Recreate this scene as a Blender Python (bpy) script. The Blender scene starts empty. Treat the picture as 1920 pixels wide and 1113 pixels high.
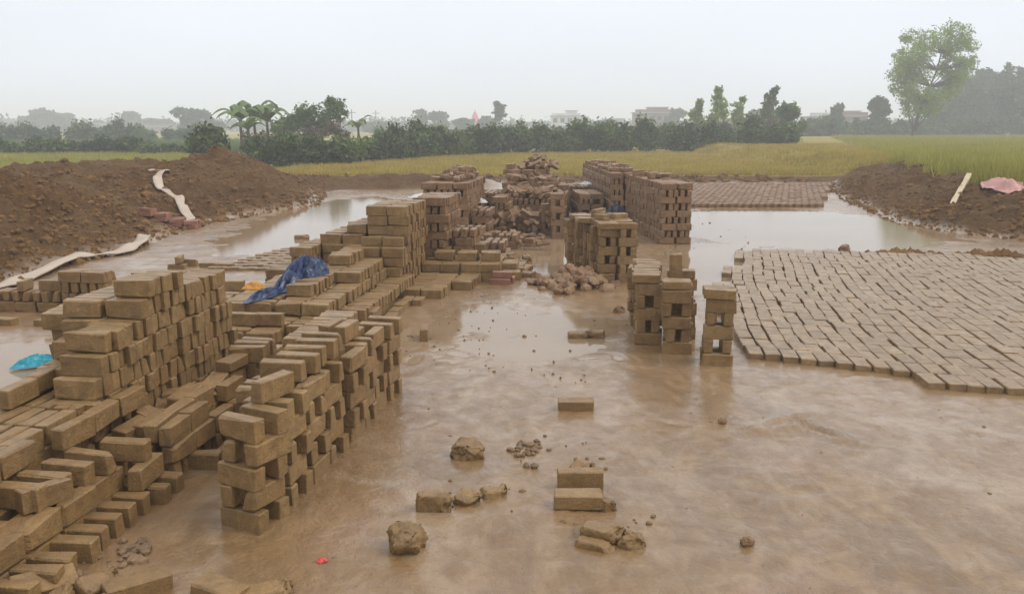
import bpy, math, random
import numpy as np
from mathutils import Matrix, Vector, Euler

random.seed(7)
RNG = np.random.default_rng(11)
S = bpy.context.scene
C = S.collection
R = math.radians

# ------------------------------------------------------------------ camera
CAM_H = 1.8
cam_d = bpy.data.cameras.new('camera')
cam = bpy.data.objects.new('camera', cam_d)
C.objects.link(cam)
S.camera = cam
cam_d.sensor_width = 36.0
cam_d.lens = 30.0
cam_d.clip_start = 0.05
cam_d.clip_end = 3000
cam.location = (0, 0, CAM_H)
cam.rotation_euler = (R(90 - 11.26), 0, 0)

# ------------------------------------------------------------------ sky, sun, exposure
SUN_EL, SUN_AZ = R(48), R(92)          # azimuth clockwise from +Y
w = bpy.data.worlds.new('World')
S.world = w
w.use_nodes = True
nt = w.node_tree
for n in list(nt.nodes):
    nt.nodes.remove(n)
out = nt.nodes.new('ShaderNodeOutputWorld')
bg = nt.nodes.new('ShaderNodeBackground')
sky = nt.nodes.new('ShaderNodeTexSky')
sky.sky_type = 'NISHITA'
sky.sun_disc = False
sky.sun_elevation = SUN_EL
sky.sun_rotation = SUN_AZ
sky.dust_density = 6.0
sky.air_density = 1.5
scl = nt.nodes.new('ShaderNodeVectorMath'); scl.operation = 'SCALE'
scl.inputs['Scale'].default_value = 0.08
nt.links.new(sky.outputs[0], scl.inputs[0])
tc = nt.nodes.new('ShaderNodeTexCoord')
sep = nt.nodes.new('ShaderNodeSeparateXYZ')
nt.links.new(tc.outputs['Generated'], sep.inputs[0])
ramp = nt.nodes.new('ShaderNodeValToRGB')
ramp.color_ramp.elements[0].position = 0.0
ramp.color_ramp.elements[0].color = (0.93, 0.99, 1.09, 1)
ramp.color_ramp.elements[1].position = 1.0
ramp.color_ramp.elements[1].color = (1.42, 1.46, 1.52, 1)
e = ramp.color_ramp.elements.new(0.15); e.color = (0.97, 1.03, 1.12, 1)
nt.links.new(sep.outputs[2], ramp.inputs[0])
cn = nt.nodes.new('ShaderNodeTexNoise')
cn.inputs['Scale'].default_value = 2.2
cn.inputs['Detail'].default_value = 4
mp = nt.nodes.new('ShaderNodeMapping'); mp.inputs['Scale'].default_value = (1, 1, 3.5)
nt.links.new(tc.outputs['Generated'], mp.inputs[0]); nt.links.new(mp.outputs[0], cn.inputs[0])
cm = nt.nodes.new('ShaderNodeMapRange')
cm.inputs[1].default_value = 0.3; cm.inputs[2].default_value = 0.7
cm.inputs[3].default_value = 0.95; cm.inputs[4].default_value = 1.04
nt.links.new(cn.outputs[0], cm.inputs[0])
ov = nt.nodes.new('ShaderNodeVectorMath'); ov.operation = 'SCALE'
nt.links.new(ramp.outputs[0], ov.inputs[0]); nt.links.new(cm.outputs[0], ov.inputs['Scale'])
mx = nt.nodes.new('ShaderNodeMix'); mx.data_type = 'RGBA'
mx.inputs[0].default_value = 0.9
nt.links.new(scl.outputs[0], mx.inputs[6]); nt.links.new(ov.outputs[0], mx.inputs[7])
nt.links.new(mx.outputs[2], bg.inputs[0])
bg.inputs[1].default_value = 1.05
nt.links.new(bg.outputs[0], out.inputs[0])

sun_d = bpy.data.lights.new('sun', 'SUN')
sun = bpy.data.objects.new('sun', sun_d)
C.objects.link(sun)
sun_d.energy = 1.4
sun_d.angle = R(20)
sun_d.color = (1.0, 0.95, 0.88)
sd = Vector((math.sin(SUN_AZ) * math.cos(SUN_EL), math.cos(SUN_AZ) * math.cos(SUN_EL), math.sin(SUN_EL)))
sun.rotation_euler = sd.to_track_quat('Z', 'Y').to_euler()
sun.location = (20, -10, 40)

vs = S.view_settings
vs.view_transform = 'Standard'; vs.look = 'None'; vs.gamma = 1.0; vs.exposure = 0.0
vs.use_curve_mapping = False
S.cycles.use_denoising = True
S.cycles.volume_bounces = 3
S.cycles.max_bounces = 8
S.cycles.diffuse_bounces = 2
S.cycles.glossy_bounces = 3

# ------------------------------------------------------------------ helpers
def tag(o, label=None, cat=None, group=None, kind=None):
    if label: o['label'] = label
    if cat: o['category'] = cat
    if group: o['group'] = group
    if kind: o['kind'] = kind
    return o

def mesh_obj(name, verts, faces, mat, parent=None, smooth=False, mats=None):
    me = bpy.data.meshes.new(name)
    if isinstance(verts, np.ndarray): verts = verts.tolist()
    if isinstance(faces, np.ndarray): faces = faces.tolist()
    me.from_pydata(verts, [], faces)
    if smooth:
        me.polygons.foreach_set('use_smooth', [True] * len(me.polygons))
    me.update()
    for m in (mats or [mat]):
        me.materials.append(m)
    o = bpy.data.objects.new(name, me)
    C.objects.link(o)
    if parent: o.parent = parent
    return o

def empty(name, loc, rz=0.0):
    o = bpy.data.objects.new(name, None)
    o.empty_display_size = 0.2
    C.objects.link(o)
    o.location = loc
    o.rotation_euler = (0, 0, rz)
    return o

def _hash(ix, iy, seed):
    h = (ix.astype(np.int64) * 374761393 + iy.astype(np.int64) * 668265263 + seed * 974711) & 0x7fffffff
    h = ((h ^ (h >> 13)) * 1274126177) & 0x7fffffff
    h = (h ^ (h >> 16)) & 0xffff
    return h / 65535.0

def vnoise(x, y, seed=0):
    x = np.asarray(x, float); y = np.asarray(y, float)
    ix = np.floor(x); iy = np.floor(y)
    fx = x - ix; fy = y - iy
    fx = fx * fx * (3 - 2 * fx); fy = fy * fy * (3 - 2 * fy)
    a = _hash(ix, iy, seed); b = _hash(ix + 1, iy, seed)
    c = _hash(ix, iy + 1, seed); d = _hash(ix + 1, iy + 1, seed)
    return (a * (1 - fx) + b * fx) * (1 - fy) + (c * (1 - fx) + d * fx) * fy

def fbm(x, y, octs=4, seed=0):
    t = 0; amp = 0.5; tot = 0
    for k in range(octs):
        t = t + amp * vnoise(x * 2 ** k, y * 2 ** k, seed + k)
        tot += amp; amp *= 0.5
    return t / tot - 0.5

def sstep(a, b, x):
    t = np.clip((x - a) / (b - a), 0, 1)
    return t * t * (3 - 2 * t)

# ------------------------------------------------------------------ material kit
def new_mat(name):
    m = bpy.data.materials.new(name)
    m.use_nodes = True
    t = m.node_tree
    b = t.nodes['Principled BSDF']
    return m, t, b

def N(t, typ, **kw):
    n = t.nodes.new(typ)
    for k, v in kw.items():
        if k in n.inputs.keys():
            n.inputs[k].default_value = v
        else:
            setattr(n, k, v)
    return n

def noise(t, co, scale, detail=4, rough=0.6, dist=0.0):
    n = N(t, 'ShaderNodeTexNoise')
    n.inputs['Scale'].default_value = scale
    n.inputs['Detail'].default_value = detail
    n.inputs['Roughness'].default_value = rough
    n.inputs['Distortion'].default_value = dist
    t.links.new(co, n.inputs['Vector'])
    return n.outputs[0]

def mrange(t, v, a, b, c, d):
    n = N(t, 'ShaderNodeMapRange')
    for i, x in enumerate((a, b, c, d)):
        n.inputs[i + 1].default_value = x
    t.links.new(v, n.inputs[0])
    return n.outputs[0]

def mixc(t, fac, a, b, mode='MIX'):
    n = N(t, 'ShaderNodeMix', data_type='RGBA', blend_type=mode)
    for sock, v in ((0, fac), (6, a), (7, b)):
        if hasattr(v, 'links') or isinstance(v, bpy.types.NodeSocket):
            t.links.new(v, n.inputs[sock])
        else:
            n.inputs[sock].default_value = v if sock == 0 else (*v, 1)
    return n.outputs[2]

def mathn(t, op, a, b=None):
    n = N(t, 'ShaderNodeMath', operation=op)
    for i, v in enumerate((a, b)):
        if v is None: continue
        if isinstance(v, bpy.types.NodeSocket): t.links.new(v, n.inputs[i])
        else: n.inputs[i].default_value = v
    return n.outputs[0]

def bump(t, b, h, strength, dist):
    n = N(t, 'ShaderNodeBump')
    n.inputs['Strength'].default_value = strength
    n.inputs['Distance'].default_value = dist
    t.links.new(h, n.inputs['Height'])
    t.links.new(n.outputs[0], b.inputs['Normal'])
    return n

def brick_mat(name, c0, c1, c2, rough=0.62):
    m, t, b = new_mat(name)
    geo = N(t, 'ShaderNodeNewGeometry'); oi = N(t, 'ShaderNodeObjectInfo')
    pos = geo.outputs['Position']
    rnd = mathn(t, 'FRACT', mathn(t, 'ADD', oi.outputs['Random'], mathn(t, 'MULTIPLY', geo.outputs['Random Per Island'], 7.13)))
    big = noise(t, pos, 1.3, 3)
    mid = noise(t, pos, 14, 5, 0.65)
    fine = noise(t, pos, 110, 4, 0.7)
    col = mixc(t, mrange(t, rnd, 0, 1, 0, 1), c0, c1)
    col = mixc(t, mrange(t, big, 0.35, 0.7, 0, 0.8), col, c2)
    stain = noise(t, pos, 6.5, 5, 0.7, 0.9)
    col = mixc(t, mrange(t, stain, 0.46, 0.66, 0.0, 0.6), col, tuple(x * 0.5 for x in c0))
    col = mixc(t, mrange(t, mid, 0.36, 0.66, 0.0, 0.55), col, tuple(x * 0.62 for x in c0))
    smp = N(t, 'ShaderNodeMapping'); smp.inputs['Scale'].default_value = (1, 1, 0.12); t.links.new(pos, smp.inputs[0])
    run = noise(t, smp.outputs[0], 42, 3, 0.6)
    col = mixc(t, mrange(t, run, 0.55, 0.72, 0.0, 0.18), col, tuple(min(0.6, x * 1.45) for x in c1))
    col = mixc(t, mrange(t, fine, 0.52, 0.72, 0, 0.5), col, tuple(x * 0.42 for x in c0))
    t.links.new(col, b.inputs['Base Color'])
    t.links.new(mrange(t, mid, 0.3, 0.7, rough - 0.14, rough + 0.16), b.inputs['Roughness'])
    b.inputs['Specular IOR Level'].default_value = 0.5
    b.inputs['Coat Weight'].default_value = 0.35; b.inputs['Coat Roughness'].default_value = 0.28; b.inputs['Coat IOR'].default_value = 1.36
    hh = mathn(t, 'ADD', mathn(t, 'MULTIPLY', mid, 1.0), mathn(t, 'MULTIPLY', fine, 0.45))
    hh = mathn(t, 'ADD', hh, mathn(t, 'MULTIPLY', stain, 1.2))
    bump(t, b, hh, 0.9, 0.016)
    return m

M = {}
M['brick'] = brick_mat('wet_clay_brick', (0.232, 0.130, 0.039), (0.345, 0.208, 0.070), (0.262, 0.134, 0.041))
M['brick_far'] = brick_mat('reddish_clay_brick', (0.225, 0.118, 0.045), (0.325, 0.180, 0.075), (0.225, 0.108, 0.040))
M['brick_field'] = brick_mat('fresh_clay_brick', (0.235, 0.140, 0.055), (0.375, 0.24, 0.108), (0.28, 0.158, 0.062), 0.5)
M['brick_red'] = brick_mat('burnt_red_brick', (0.30, 0.12, 0.07), (0.38, 0.17, 0.10), (0.30, 0.13, 0.08), 0.7)

def ground_mat():
    m, t, b = new_mat('wet_mud_ground')
    geo = N(t, 'ShaderNodeNewGeometry')
    pos = geo.outputs['Position']
    zone = N(t, 'ShaderNodeAttribute'); zone.attribute_name = 'zone'      # x: soil bank, y: field
    sp = N(t, 'ShaderNodeSeparateColor'); t.links.new(zone.outputs['Color'], sp.inputs[0])
    big = noise(t, pos, 0.55, 4, 0.55, 0.6)
    mid = noise(t, pos, 3.5, 6, 0.6, 0.8)
    fine = noise(t, pos, 38, 5, 0.7)
    mp = N(t, 'ShaderNodeMapping'); mp.inputs['Scale'].default_value = (2.4, 1.0, 1)
    t.links.new(pos, mp.inputs[0])
    streak = noise(t, mp.outputs[0], 1.7, 5, 0.6, 1.4)
    mud = mixc(t, mrange(t, big, 0.34, 0.68, 0, 1), (0.165, 0.085, 0.024), (0.24, 0.132, 0.044))
    mud = mixc(t, mrange(t, streak, 0.42, 0.66, 0, 0.75), mud, (0.31, 0.190, 0.080))
    mud = mixc(t, mrange(t, mid, 0.5, 0.72, 0, 0.45), mud, (0.165, 0.10, 0.048))
    mp2 = N(t, 'ShaderNodeMapping'); mp2.inputs['Scale'].default_value = (3.6, 1.0, 1)
    t.links.new(pos, mp2.inputs[0])
    slip = noise(t, mp2.outputs[0], 1.5, 7, 0.7, 1.1)
    mud = mixc(t, mrange(t, slip, 0.50, 0.70, 0, 0.36), mud, (0.15, 0.088, 0.032))
    pk = noise(t, pos, 1.1, 4, 0.6, 1.2)
    mud = mixc(t, mrange(t, pk, 0.5, 0.68, 0, 0.5), mud, (0.30, 0.175, 0.10))
    wv = N(t, 'ShaderNodeTexWave', wave_type='BANDS', bands_direction='DIAGONAL'); wv.inputs['Scale'].default_value = 0.32; wv.inputs['Distortion'].default_value = 14; wv.inputs['Detail'].default_value = 4; wv.inputs['Detail Scale'].default_value = 0.9
    t.links.new(pos, wv.inputs['Vector'])
    mud = mixc(t, mathn(t, 'MULTIPLY', mrange(t, wv.outputs['Fac'], 0.90, 0.99, 0, 0.5), mrange(t, big, 0.4, 0.6, 0, 1)), mud, (0.40, 0.29, 0.19))
    rfn = noise(t, pos, 9.0, 6, 0.68, 0.5)
    mud = mixc(t, mrange(t, rfn, 0.50, 0.68, 0, 0.42), mud, (0.155, 0.085, 0.034))
    mud = mixc(t, mrange(t, rfn, 0.46, 0.32, 0, 0.32), mud, (0.34, 0.22, 0.112))
    mud = mixc(t, mrange(t, fine, 0.54, 0.72, 0, 0.35), mud, (0.14, 0.08, 0.035))
    gr = noise(t, pos, 120, 3, 0.7)
    mud = mixc(t, mrange(t, gr, 0.58, 0.72, 0, 0.4), mud, (0.12, 0.07, 0.03))
    # grit: small dark specks
    vor = N(t, 'ShaderNodeTexVoronoi', feature='F1'); vor.inputs['Scale'].default_value = 11
    t.links.new(pos, vor.inputs['Vector'])
    sp2 = mathn(t, 'LESS_THAN', vor.outputs['Distance'], 0.10)
    spk = mathn(t, 'MULTIPLY', sp2, mrange(t, mid, 0.45, 0.55, 0, 1))
    mud = mixc(t, mathn(t, 'MULTIPLY', spk, 0.8), mud, (0.15, 0.10, 0.06))
    soil = mixc(t, mrange(t, mid, 0.35, 0.68, 0, 1), (0.08, 0.037, 0.012), (0.165, 0.084, 0.030))
    soil = mixc(t, mrange(t, big, 0.40, 0.6, 0, 0.85), soil, (0.165, 0.098, 0.042))
    soil = mixc(t, mrange(t, fine, 0.52, 0.75, 0, 0.5), soil, (0.05, 0.03, 0.018))
    rs_ = noise(t, pos, 13.0, 6, 0.7, 0.3)
    soil = mixc(t, mrange(t, rs_, 0.50, 0.68, 0, 0.55), soil, (0.045, 0.023, 0.010))  # crevice shade of the crumbly banks put into the soil colour by noise
    soil = mixc(t, mrange(t, rs_, 0.44, 0.32, 0, 0.6), soil, (0.23, 0.128, 0.052))
    fld = mixc(t, mrange(t, big, 0.35, 0.65, 0, 1), (0.33, 0.25, 0.06), (0.27, 0.235, 0.05))
    col = mixc(t, sp.outputs[0], mud, soil)
    col = mixc(t, sp.outputs[1], col, fld)
    t.links.new(col, b.inputs['Base Color'])
    dry = mathn(t, 'MAXIMUM', sp.outputs[0], sp.outputs[1])
    t.links.new(mathn(t, 'ADD', mrange(t, mid, 0.35, 0.7, 0.42, 0.62), mathn(t, 'MULTIPLY', dry, 0.25)), b.inputs['Roughness'])
    ruff = noise(t, pos, 9.0, 6, 0.68, 0.5)
    lump = noise(t, pos, 1.9, 5, 0.62, 0.7)
    film = mathn(t, 'MULTIPLY', mrange(t, mathn(t, 'ADD', mathn(t, 'MULTIPLY', lump, 0.45), mathn(t, 'MULTIPLY', ruff, 0.55)), 0.40, 0.62, 1.0, 0.42), mathn(t, 'SUBTRACT', 1.0, dry))
    t.links.new(film, b.inputs['Coat Weight'])
    t.links.new(mrange(t, ruff, 0.35, 0.68, 0.06, 0.30), b.inputs['Coat Roughness'])
    b.inputs['Coat IOR'].default_value = 1.42
    t.links.new(mathn(t, 'SUBTRACT', 0.35, mathn(t, 'MULTIPLY', dry, 0.28)), b.inputs['Specular IOR Level'])
    hh = mathn(t, 'ADD', mathn(t, 'MULTIPLY', mid, 1.0), mathn(t, 'ADD', mathn(t, 'MULTIPLY', fine, 0.35), mathn(t, 'MULTIPLY', ruff, 0.8)))
    hh0 = hh
    hh = mathn(t, 'MULTIPLY', hh, mathn(t, 'ADD', 1.0, mathn(t, 'MULTIPLY', dry, 2.5)))
    bump(t, b, hh, 0.9, 0.035)
    n2 = N(t, 'ShaderNodeBump'); n2.inputs['Strength'].default_value = 0.22; n2.inputs['Distance'].default_value = 0.012
    t.links.new(hh0, n2.inputs['Height']); t.links.new(n2.outputs[0], b.inputs['Coat Normal'])
    return m
M['ground'] = ground_mat()

def water_mat():
    m, t, b = new_mat('muddy_water')
    geo = N(t, 'ShaderNodeNewGeometry'); pos = geo.outputs['Position']
    big = noise(t, pos, 0.7, 4)
    t.links.new(mixc(t, mrange(t, big, 0.3, 0.7, 0, 1), (0.22, 0.145, 0.08), (0.28, 0.195, 0.12)), b.inputs['Base Color'])
    b.inputs['Roughness'].default_value = 0.06
    b.inputs['IOR'].default_value = 1.33
    rip = noise(t, pos, 22, 3, 0.5)
    bump(t, b, rip, 0.06, 0.01)
    return m
M['water'] = water_mat()

def plain(name, c, rough=0.7, var=0.25, scale=8.0, spec=0.3):
    m, t, b = new_mat(name)
    geo = N(t, 'ShaderNodeNewGeometry')
    n1 = noise(t, geo.outputs['Position'], scale, 4)
    t.links.new(mixc(t, mrange(t, n1, 0.3, 0.7, 0, 1), tuple(x * (1 - var) for x in c), tuple(min(0.9, x * (1 + var)) for x in c)), b.inputs['Base Color'])
    b.inputs['Roughness'].default_value = rough
    b.inputs['Specular IOR Level'].default_value = spec
    bump(t, b, n1, 0.3, 0.02)
    return m

def leaf_mat(name, c0, c1, rough=0.6, trans=0.25):
    m, t, b = new_mat(name)
    geo = N(t, 'ShaderNodeNewGeometry')
    rnd = geo.outputs['Random Per Island']
    n1 = noise(t, geo.outputs['Position'], 0.6, 3)
    col = mixc(t, rnd, c0, c1)
    col = mixc(t, mrange(t, n1, 0.35, 0.65, 0, 0.5), col, tuple(x * 0.6 for x in c0))
    t.links.new(col, b.inputs['Base Color'])
    b.inputs['Roughness'].default_value = rough
    b.inputs['Specular IOR Level'].default_value = 0.25
    tr = N(t, 'ShaderNodeBsdfTranslucent'); t.links.new(col, tr.inputs[0])
    ms = N(t, 'ShaderNodeMixShader'); ms.inputs[0].default_value = trans
    o = t.nodes['Material Output']
    t.links.new(b.outputs[0], ms.inputs[1]); t.links.new(tr.outputs[0], ms.inputs[2]); t.links.new(ms.outputs[0], o.inputs[0])
    return m

M['bark'] = plain('bark', (0.13, 0.10, 0.08), 0.9, 0.3, 3)
M['leaf_dark'] = leaf_mat('dark_leaves', (0.045, 0.068, 0.024), (0.105, 0.14, 0.046))
M['leaf_mid'] = leaf_mat('mid_green_leaves', (0.085, 0.135, 0.035), (0.17, 0.225, 0.065))
M['leaf_light'] = leaf_mat('light_green_leaves', (0.24, 0.33, 0.065), (0.38, 0.46, 0.13), 0.6, 0.5)
M['leaf_dry'] = leaf_mat('dry_brown_leaves', (0.11, 0.085, 0.055), (0.17, 0.13, 0.085))
M['grass_green'] = leaf_mat('green_crop', (0.29, 0.275, 0.045), (0.46, 0.42, 0.09), 0.6, 0.3)
M['grass_yellow'] = leaf_mat('ripening_crop', (0.36, 0.27, 0.05), (0.54, 0.41, 0.10), 0.7, 0.3)
M['tarp_blue'] = plain('blue_tarpaulin', (0.012, 0.028, 0.085), 0.35, 0.5, 9, 0.5)
M['tarp_black'] = plain('dark_tarpaulin', (0.02, 0.025, 0.05), 0.4, 0.4, 9, 0.5)
M['cyan'] = plain('turquoise_plastic', (0.03, 0.30, 0.38), 0.35, 0.35, 14, 0.5)
M['yellow'] = plain('yellow_sack', (0.52, 0.36, 0.13), 0.75, 0.3, 12)
M['orange'] = plain('orange_cloth', (0.46, 0.22, 0.04), 0.75, 0.3, 20)
M['hose'] = plain('pale_canvas', (0.42, 0.33, 0.25), 0.6, 0.14, 2.5)
M['pinkcloth'] = plain('pink_sheet', (0.50, 0.27, 0.23), 0.7, 0.12, 3)
M['wood'] = plain('pale_wood', (0.50, 0.40, 0.26), 0.7, 0.15, 6)
M['white'] = plain('white_plastic', (0.5, 0.48, 0.46), 0.45, 0.1, 6)
M['redlitter'] = plain('red_plastic', (0.55, 0.06, 0.05), 0.35, 0.2, 40, 0.5)
M['wall_white'] = plain('whitewashed_wall', (0.62, 0.61, 0.60), 0.85, 0.12, 0.5)
M['wall_grey'] = plain('grey_render', (0.36, 0.35, 0.36), 0.85, 0.15, 0.5)
M['wall_brown'] = plain('brown_brick_wall', (0.26, 0.17, 0.15), 0.85, 0.15, 0.5)
M['glass'] = plain('dark_window', (0.04, 0.045, 0.05), 0.2, 0.1, 1, 0.5)
M['pink'] = plain('pink_plaster', (0.70, 0.24, 0.30), 0.8, 0.1, 0.5)
M['pole'] = plain('concrete_pole', (0.30, 0.29, 0.28), 0.85, 0.15, 2)
M['roof'] = plain('tin_roof', (0.5, 0.5, 0.52), 0.5, 0.1, 0.7)
M['roof_red'] = plain('reddish_roof', (0.42, 0.30, 0.28), 0.8, 0.1, 0.7)

# ------------------------------------------------------------------ terrain
def poly_interp(pts, y):
    ys = [p[1] for p in pts]; xs = [p[0] for p in pts]
    return np.interp(y, ys, xs)

LEFT_FOOT = [(-4.6, 2), (-5.2, 6), (-5.85, 8.5), (-5.95, 11), (-5.7, 12.6), (-5.9, 14), (-5.8, 16), (-5.2, 18.5), (-4.7, 20), (-5.0, 22.5), (-5.6, 25), (-6, 40)]
RIGHT_FOOT = [(9.5, 2), (9.0, 11), (8.3, 13.6), (7.75, 14.6), (7.4, 16.3), (8.2, 20.8), (9.3, 25), (10.6, 28.5), (11, 40)]

MARKS = [(1.70, 5.02, 0.5, 0.16, 0.045, 0.026), (1.84, 4.86, -0.9, 0.13, 0.04, 0.026), (1.95, 4.62, -0.5, 0.12, 0.035, 0.008)]
_mr = random.Random(31)
for _ in range(26):            # boot prints and slips
    MARKS.append((_mr.uniform(-1.3, 3.0), _mr.uniform(3.0, 7.5), _mr.uniform(-3, 3), _mr.uniform(0.09, 0.16), _mr.uniform(0.035, 0.06), _mr.uniform(0.004, 0.010)))

def height(x, y, fine=True):
    x = np.asarray(x, float); y = np.asarray(y, float)
    z = np.zeros_like(x + y)
    # left spoil mound
    fx = poly_interp(LEFT_FOOT, y) + 0.45 * fbm(x * 0.0 + y * 0.8, y * 0.3, 3, 5)
    d = fx - x                                   # metres into the mound
    gate = sstep(3, 6, y) * (1 - sstep(23.0, 26.5, y + 0.25 * d))
    crest = 0.84 + 0.34 * fbm(x * 0.35, y * 0.35, 4, 9)
    crest = crest + 0.34 * np.exp(-(((x + 6.6) / 1.1) ** 2 + ((y - 21.5) / 2.0) ** 2))
    crest = crest - 0.22 * np.exp(-(((y - 17.0) / 1.4) ** 2)) * (x < -3)
    crest = crest + 0.22 * np.exp(-(((x + 9.5) / 2.2) ** 2 + ((y - 13.5) / 3.5) ** 2))
    ramp_ = np.clip(d / 2.4, 0, 1)
    prof = np.where(d > 0, ramp_ ** 0.85, 0.0)
    back = 1 - sstep(6.5, 11.0, d)
    mound = np.clip(crest * prof * gate * (0.25 + 0.75 * back), 0, None)
    rough = fbm(x * 1.3, y * 1.3, 3, 21) * 0.30 + fbm(x * 3.0, y * 3.0, 3, 31) * 0.38 + (np.abs(fbm(x * 6.0, y * 6.0, 2, 33)) - 0.1) * 0.14
    mound = np.where(d > 0, np.maximum(mound + rough * sstep(0, 0.6, d) * gate * (0.3 + 0.7 * back), -0.02), 0)
    # right bank
    fr = poly_interp(RIGHT_FOOT, y) + 0.5 * fbm(y * 0.7, y * 0.2 + 3, 3, 15)
    e = x - fr
    gater = sstep(2, 8, y)
    bank = np.where(e > 0, np.clip(e / 2.1, 0, 1) ** 0.9, 0) * 0.62 * gater
    rr = fbm(x * 1.5, y * 1.5, 3, 41) * 0.22 + fbm(x * 3.2 + y, y * 2.0, 3, 43) * 0.34 + (np.abs(fbm(x * 6, y * 6, 2, 47)) - 0.1) * 0.12
    bank = np.where(e > 0, bank + rr * sstep(0, 0.5, e) * (1 - sstep(2.4, 4.0, e)) * gater, 0)
    # far lip of the yard
    lip = sstep(28.2, 29.2, y + 0.8 * fbm(x * 0.5, y * 0.2, 3, 51)) * 0.16
    lip2 = np.exp(-((y - 25.8 - 0.15 * (x + 5)) / 0.75) ** 2) * (1 - sstep(-1.4, 0.2, x)) * (0.36 + 0.30 * fbm(x * 0.9, y * 0.9, 4, 53) + 0.16 * fbm(x * 4, y * 4, 3, 54))
    z = np.maximum(np.maximum(mound, bank), np.maximum(lip, lip2))
    yard = (d < 0) & (e < 0) & (y < 29)
    und = 0.020 * fbm(x * 0.55, y * 0.55, 4, 61) + 0.014 * fbm(x * 2.6 + 0.8 * y, y * 2.2, 4, 67) + 0.007 * fbm(x * 9, y * 9, 2, 69)
    und = und + 0.0075
    for (gx_, gy_, ga, gl, gw, gd) in MARKS:
        dx, dy = x - gx_, y - gy_
        u_ = dx * math.cos(ga) + dy * math.sin(ga); v_ = -dx * math.sin(ga) + dy * math.cos(ga)
        q_ = (u_ / gl) ** 2 + (v_ / gw) ** 2
        und = und - gd * np.exp(-q_ * 1.3) + gd * 0.75 * np.exp(-(np.sqrt(q_) - 1.5) ** 2 * 5)
    pud = np.exp(-(((x - 5.2) / 2.4) ** 2 + ((y - 16.0) / 3.2) ** 2) ** 2)
    pud = np.maximum(pud, np.exp(-(((x + 3.6) / 1.3) ** 2 + ((y - 17.0) / 5.0) ** 2) ** 2))
    pud = np.maximum(pud, np.exp(-(((x - 0.6) / 1.0) ** 2 + ((y - 12.2) / 2.2) ** 2) ** 2))
    pud = np.maximum(pud, 0.8 * np.exp(-(((x - 3.0) / 1.2) ** 2 + ((y - 10.6) / 2.6) ** 2) ** 2))
    pud = np.maximum(pud, 0.9 * np.exp(-(((x + 3.6) / 0.9) ** 2 + ((y - 6.0) / 1.6) ** 2) ** 2))
    pud = np.maximum(pud, 0.27 * np.exp(-(((x - 0.1) / 1.1) ** 2 + ((y - 8.2) / 2.6) ** 2) ** 2))
    und = und - 0.026 * pud
    z = z + np.where(yard, und, 0.0)
    return z, d, e

def axis(lo, hi, dense, far):
    a = list(np.arange(lo, hi + 1e-6, dense))
    st, v = dense, hi
    while v < far:
        st *= 1.18; v += st; a.append(v)
    st, v = dense, lo
    while v > -far:
        st *= 1.18; v -= st; a.insert(0, v)
    return np.array(a)

def build_ground():
    xs = axis(-13.0, 13.5, 0.07, 900)
    xs = np.unique(np.concatenate([xs[(xs < -1.9) | (xs > 3.4)], np.arange(-1.9, 3.4, 0.036)]))
    ys = axis(1.6, 31.0, 0.07, 1000)
    ys = np.unique(np.concatenate([ys[(ys < 2.8) | (ys > 7.4)], np.arange(2.8, 7.4, 0.036)]))
    ys = ys[ys > -12]
    X, Y = np.meshgrid(xs, ys)
    Z, d, e = height(X, Y)
    ny, nx = X.shape
    co = np.stack([X.ravel(), Y.ravel(), Z.ravel()], 1)
    idx = np.arange(nx * ny).reshape(ny, nx)
    q = np.stack([idx[:-1, :-1].ravel(), idx[:-1, 1:].ravel(), idx[1:, 1:].ravel(), idx[1:, :-1].ravel()], 1)
    me = bpy.data.meshes.new('ground')
    me.vertices.add(len(co)); me.vertices.foreach_set('co', co.ravel())
    me.loops.add(q.size); me.loops.foreach_set('vertex_index', q.ravel().astype(np.int32))
    me.polygons.add(len(q)); me.polygons.foreach_set('loop_start', np.arange(0, q.size, 4, dtype=np.int32))
    me.polygons.foreach_set('use_smooth', np.ones(len(q), bool))
    me.update(); me.validate()
    soil = np.maximum(sstep(0.0, 0.35, d), sstep(0.0, 0.35, e))
    soil = np.maximum(soil, sstep(24.2, 24.7, Y - 0.15 * (X + 5) + 0.5 * fbm(X * 1.5, Y * 1.5, 3, 77)) * (1 - sstep(-1.6, -0.2, X)))
    soil = np.maximum(soil, sstep(28.0, 28.6, Y))
    field = np.maximum(sstep(29.0, 29.8, Y + 0.9 * fbm(X * 0.5, Y * 0.5, 3, 71)), sstep(2.6, 3.4, e + 0.5 * fbm(X, Y, 3, 73)))
    field = np.maximum(field, sstep(9.5, 11, d))
    colr = np.stack([soil.ravel(), field.ravel(), 0 * soil.ravel(), np.ones(soil.size)], 1)
    at = me.color_attributes.new('zone', 'FLOAT_COLOR', 'POINT')
    at.data.foreach_set('color', colr.ravel().astype(np.float32))
    me.materials.append(M['ground'])
    o = bpy.data.objects.new('ground', me); C.objects.link(o)
    tag(o, 'wet brown mud of the brickyard floor, rising into earth banks', 'ground', kind='structure')
    wv = [(-6.2, 1.0, 0.0), (9.6, 1.0, 0.0), (9.6, 28.6, 0.0), (-6.2, 28.6, 0.0)]
    wo = mesh_obj('water', wv, [(0, 1, 2, 3)], M['water'])
    tag(wo, 'shallow muddy rainwater standing in hollows of the yard', 'water', kind='structure')
build_ground()

# ------------------------------------------------------------------ brick meshes
BL, BT, BW = 0.23, 0.070, 0.105     # length, thickness, height when set on edge

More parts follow.
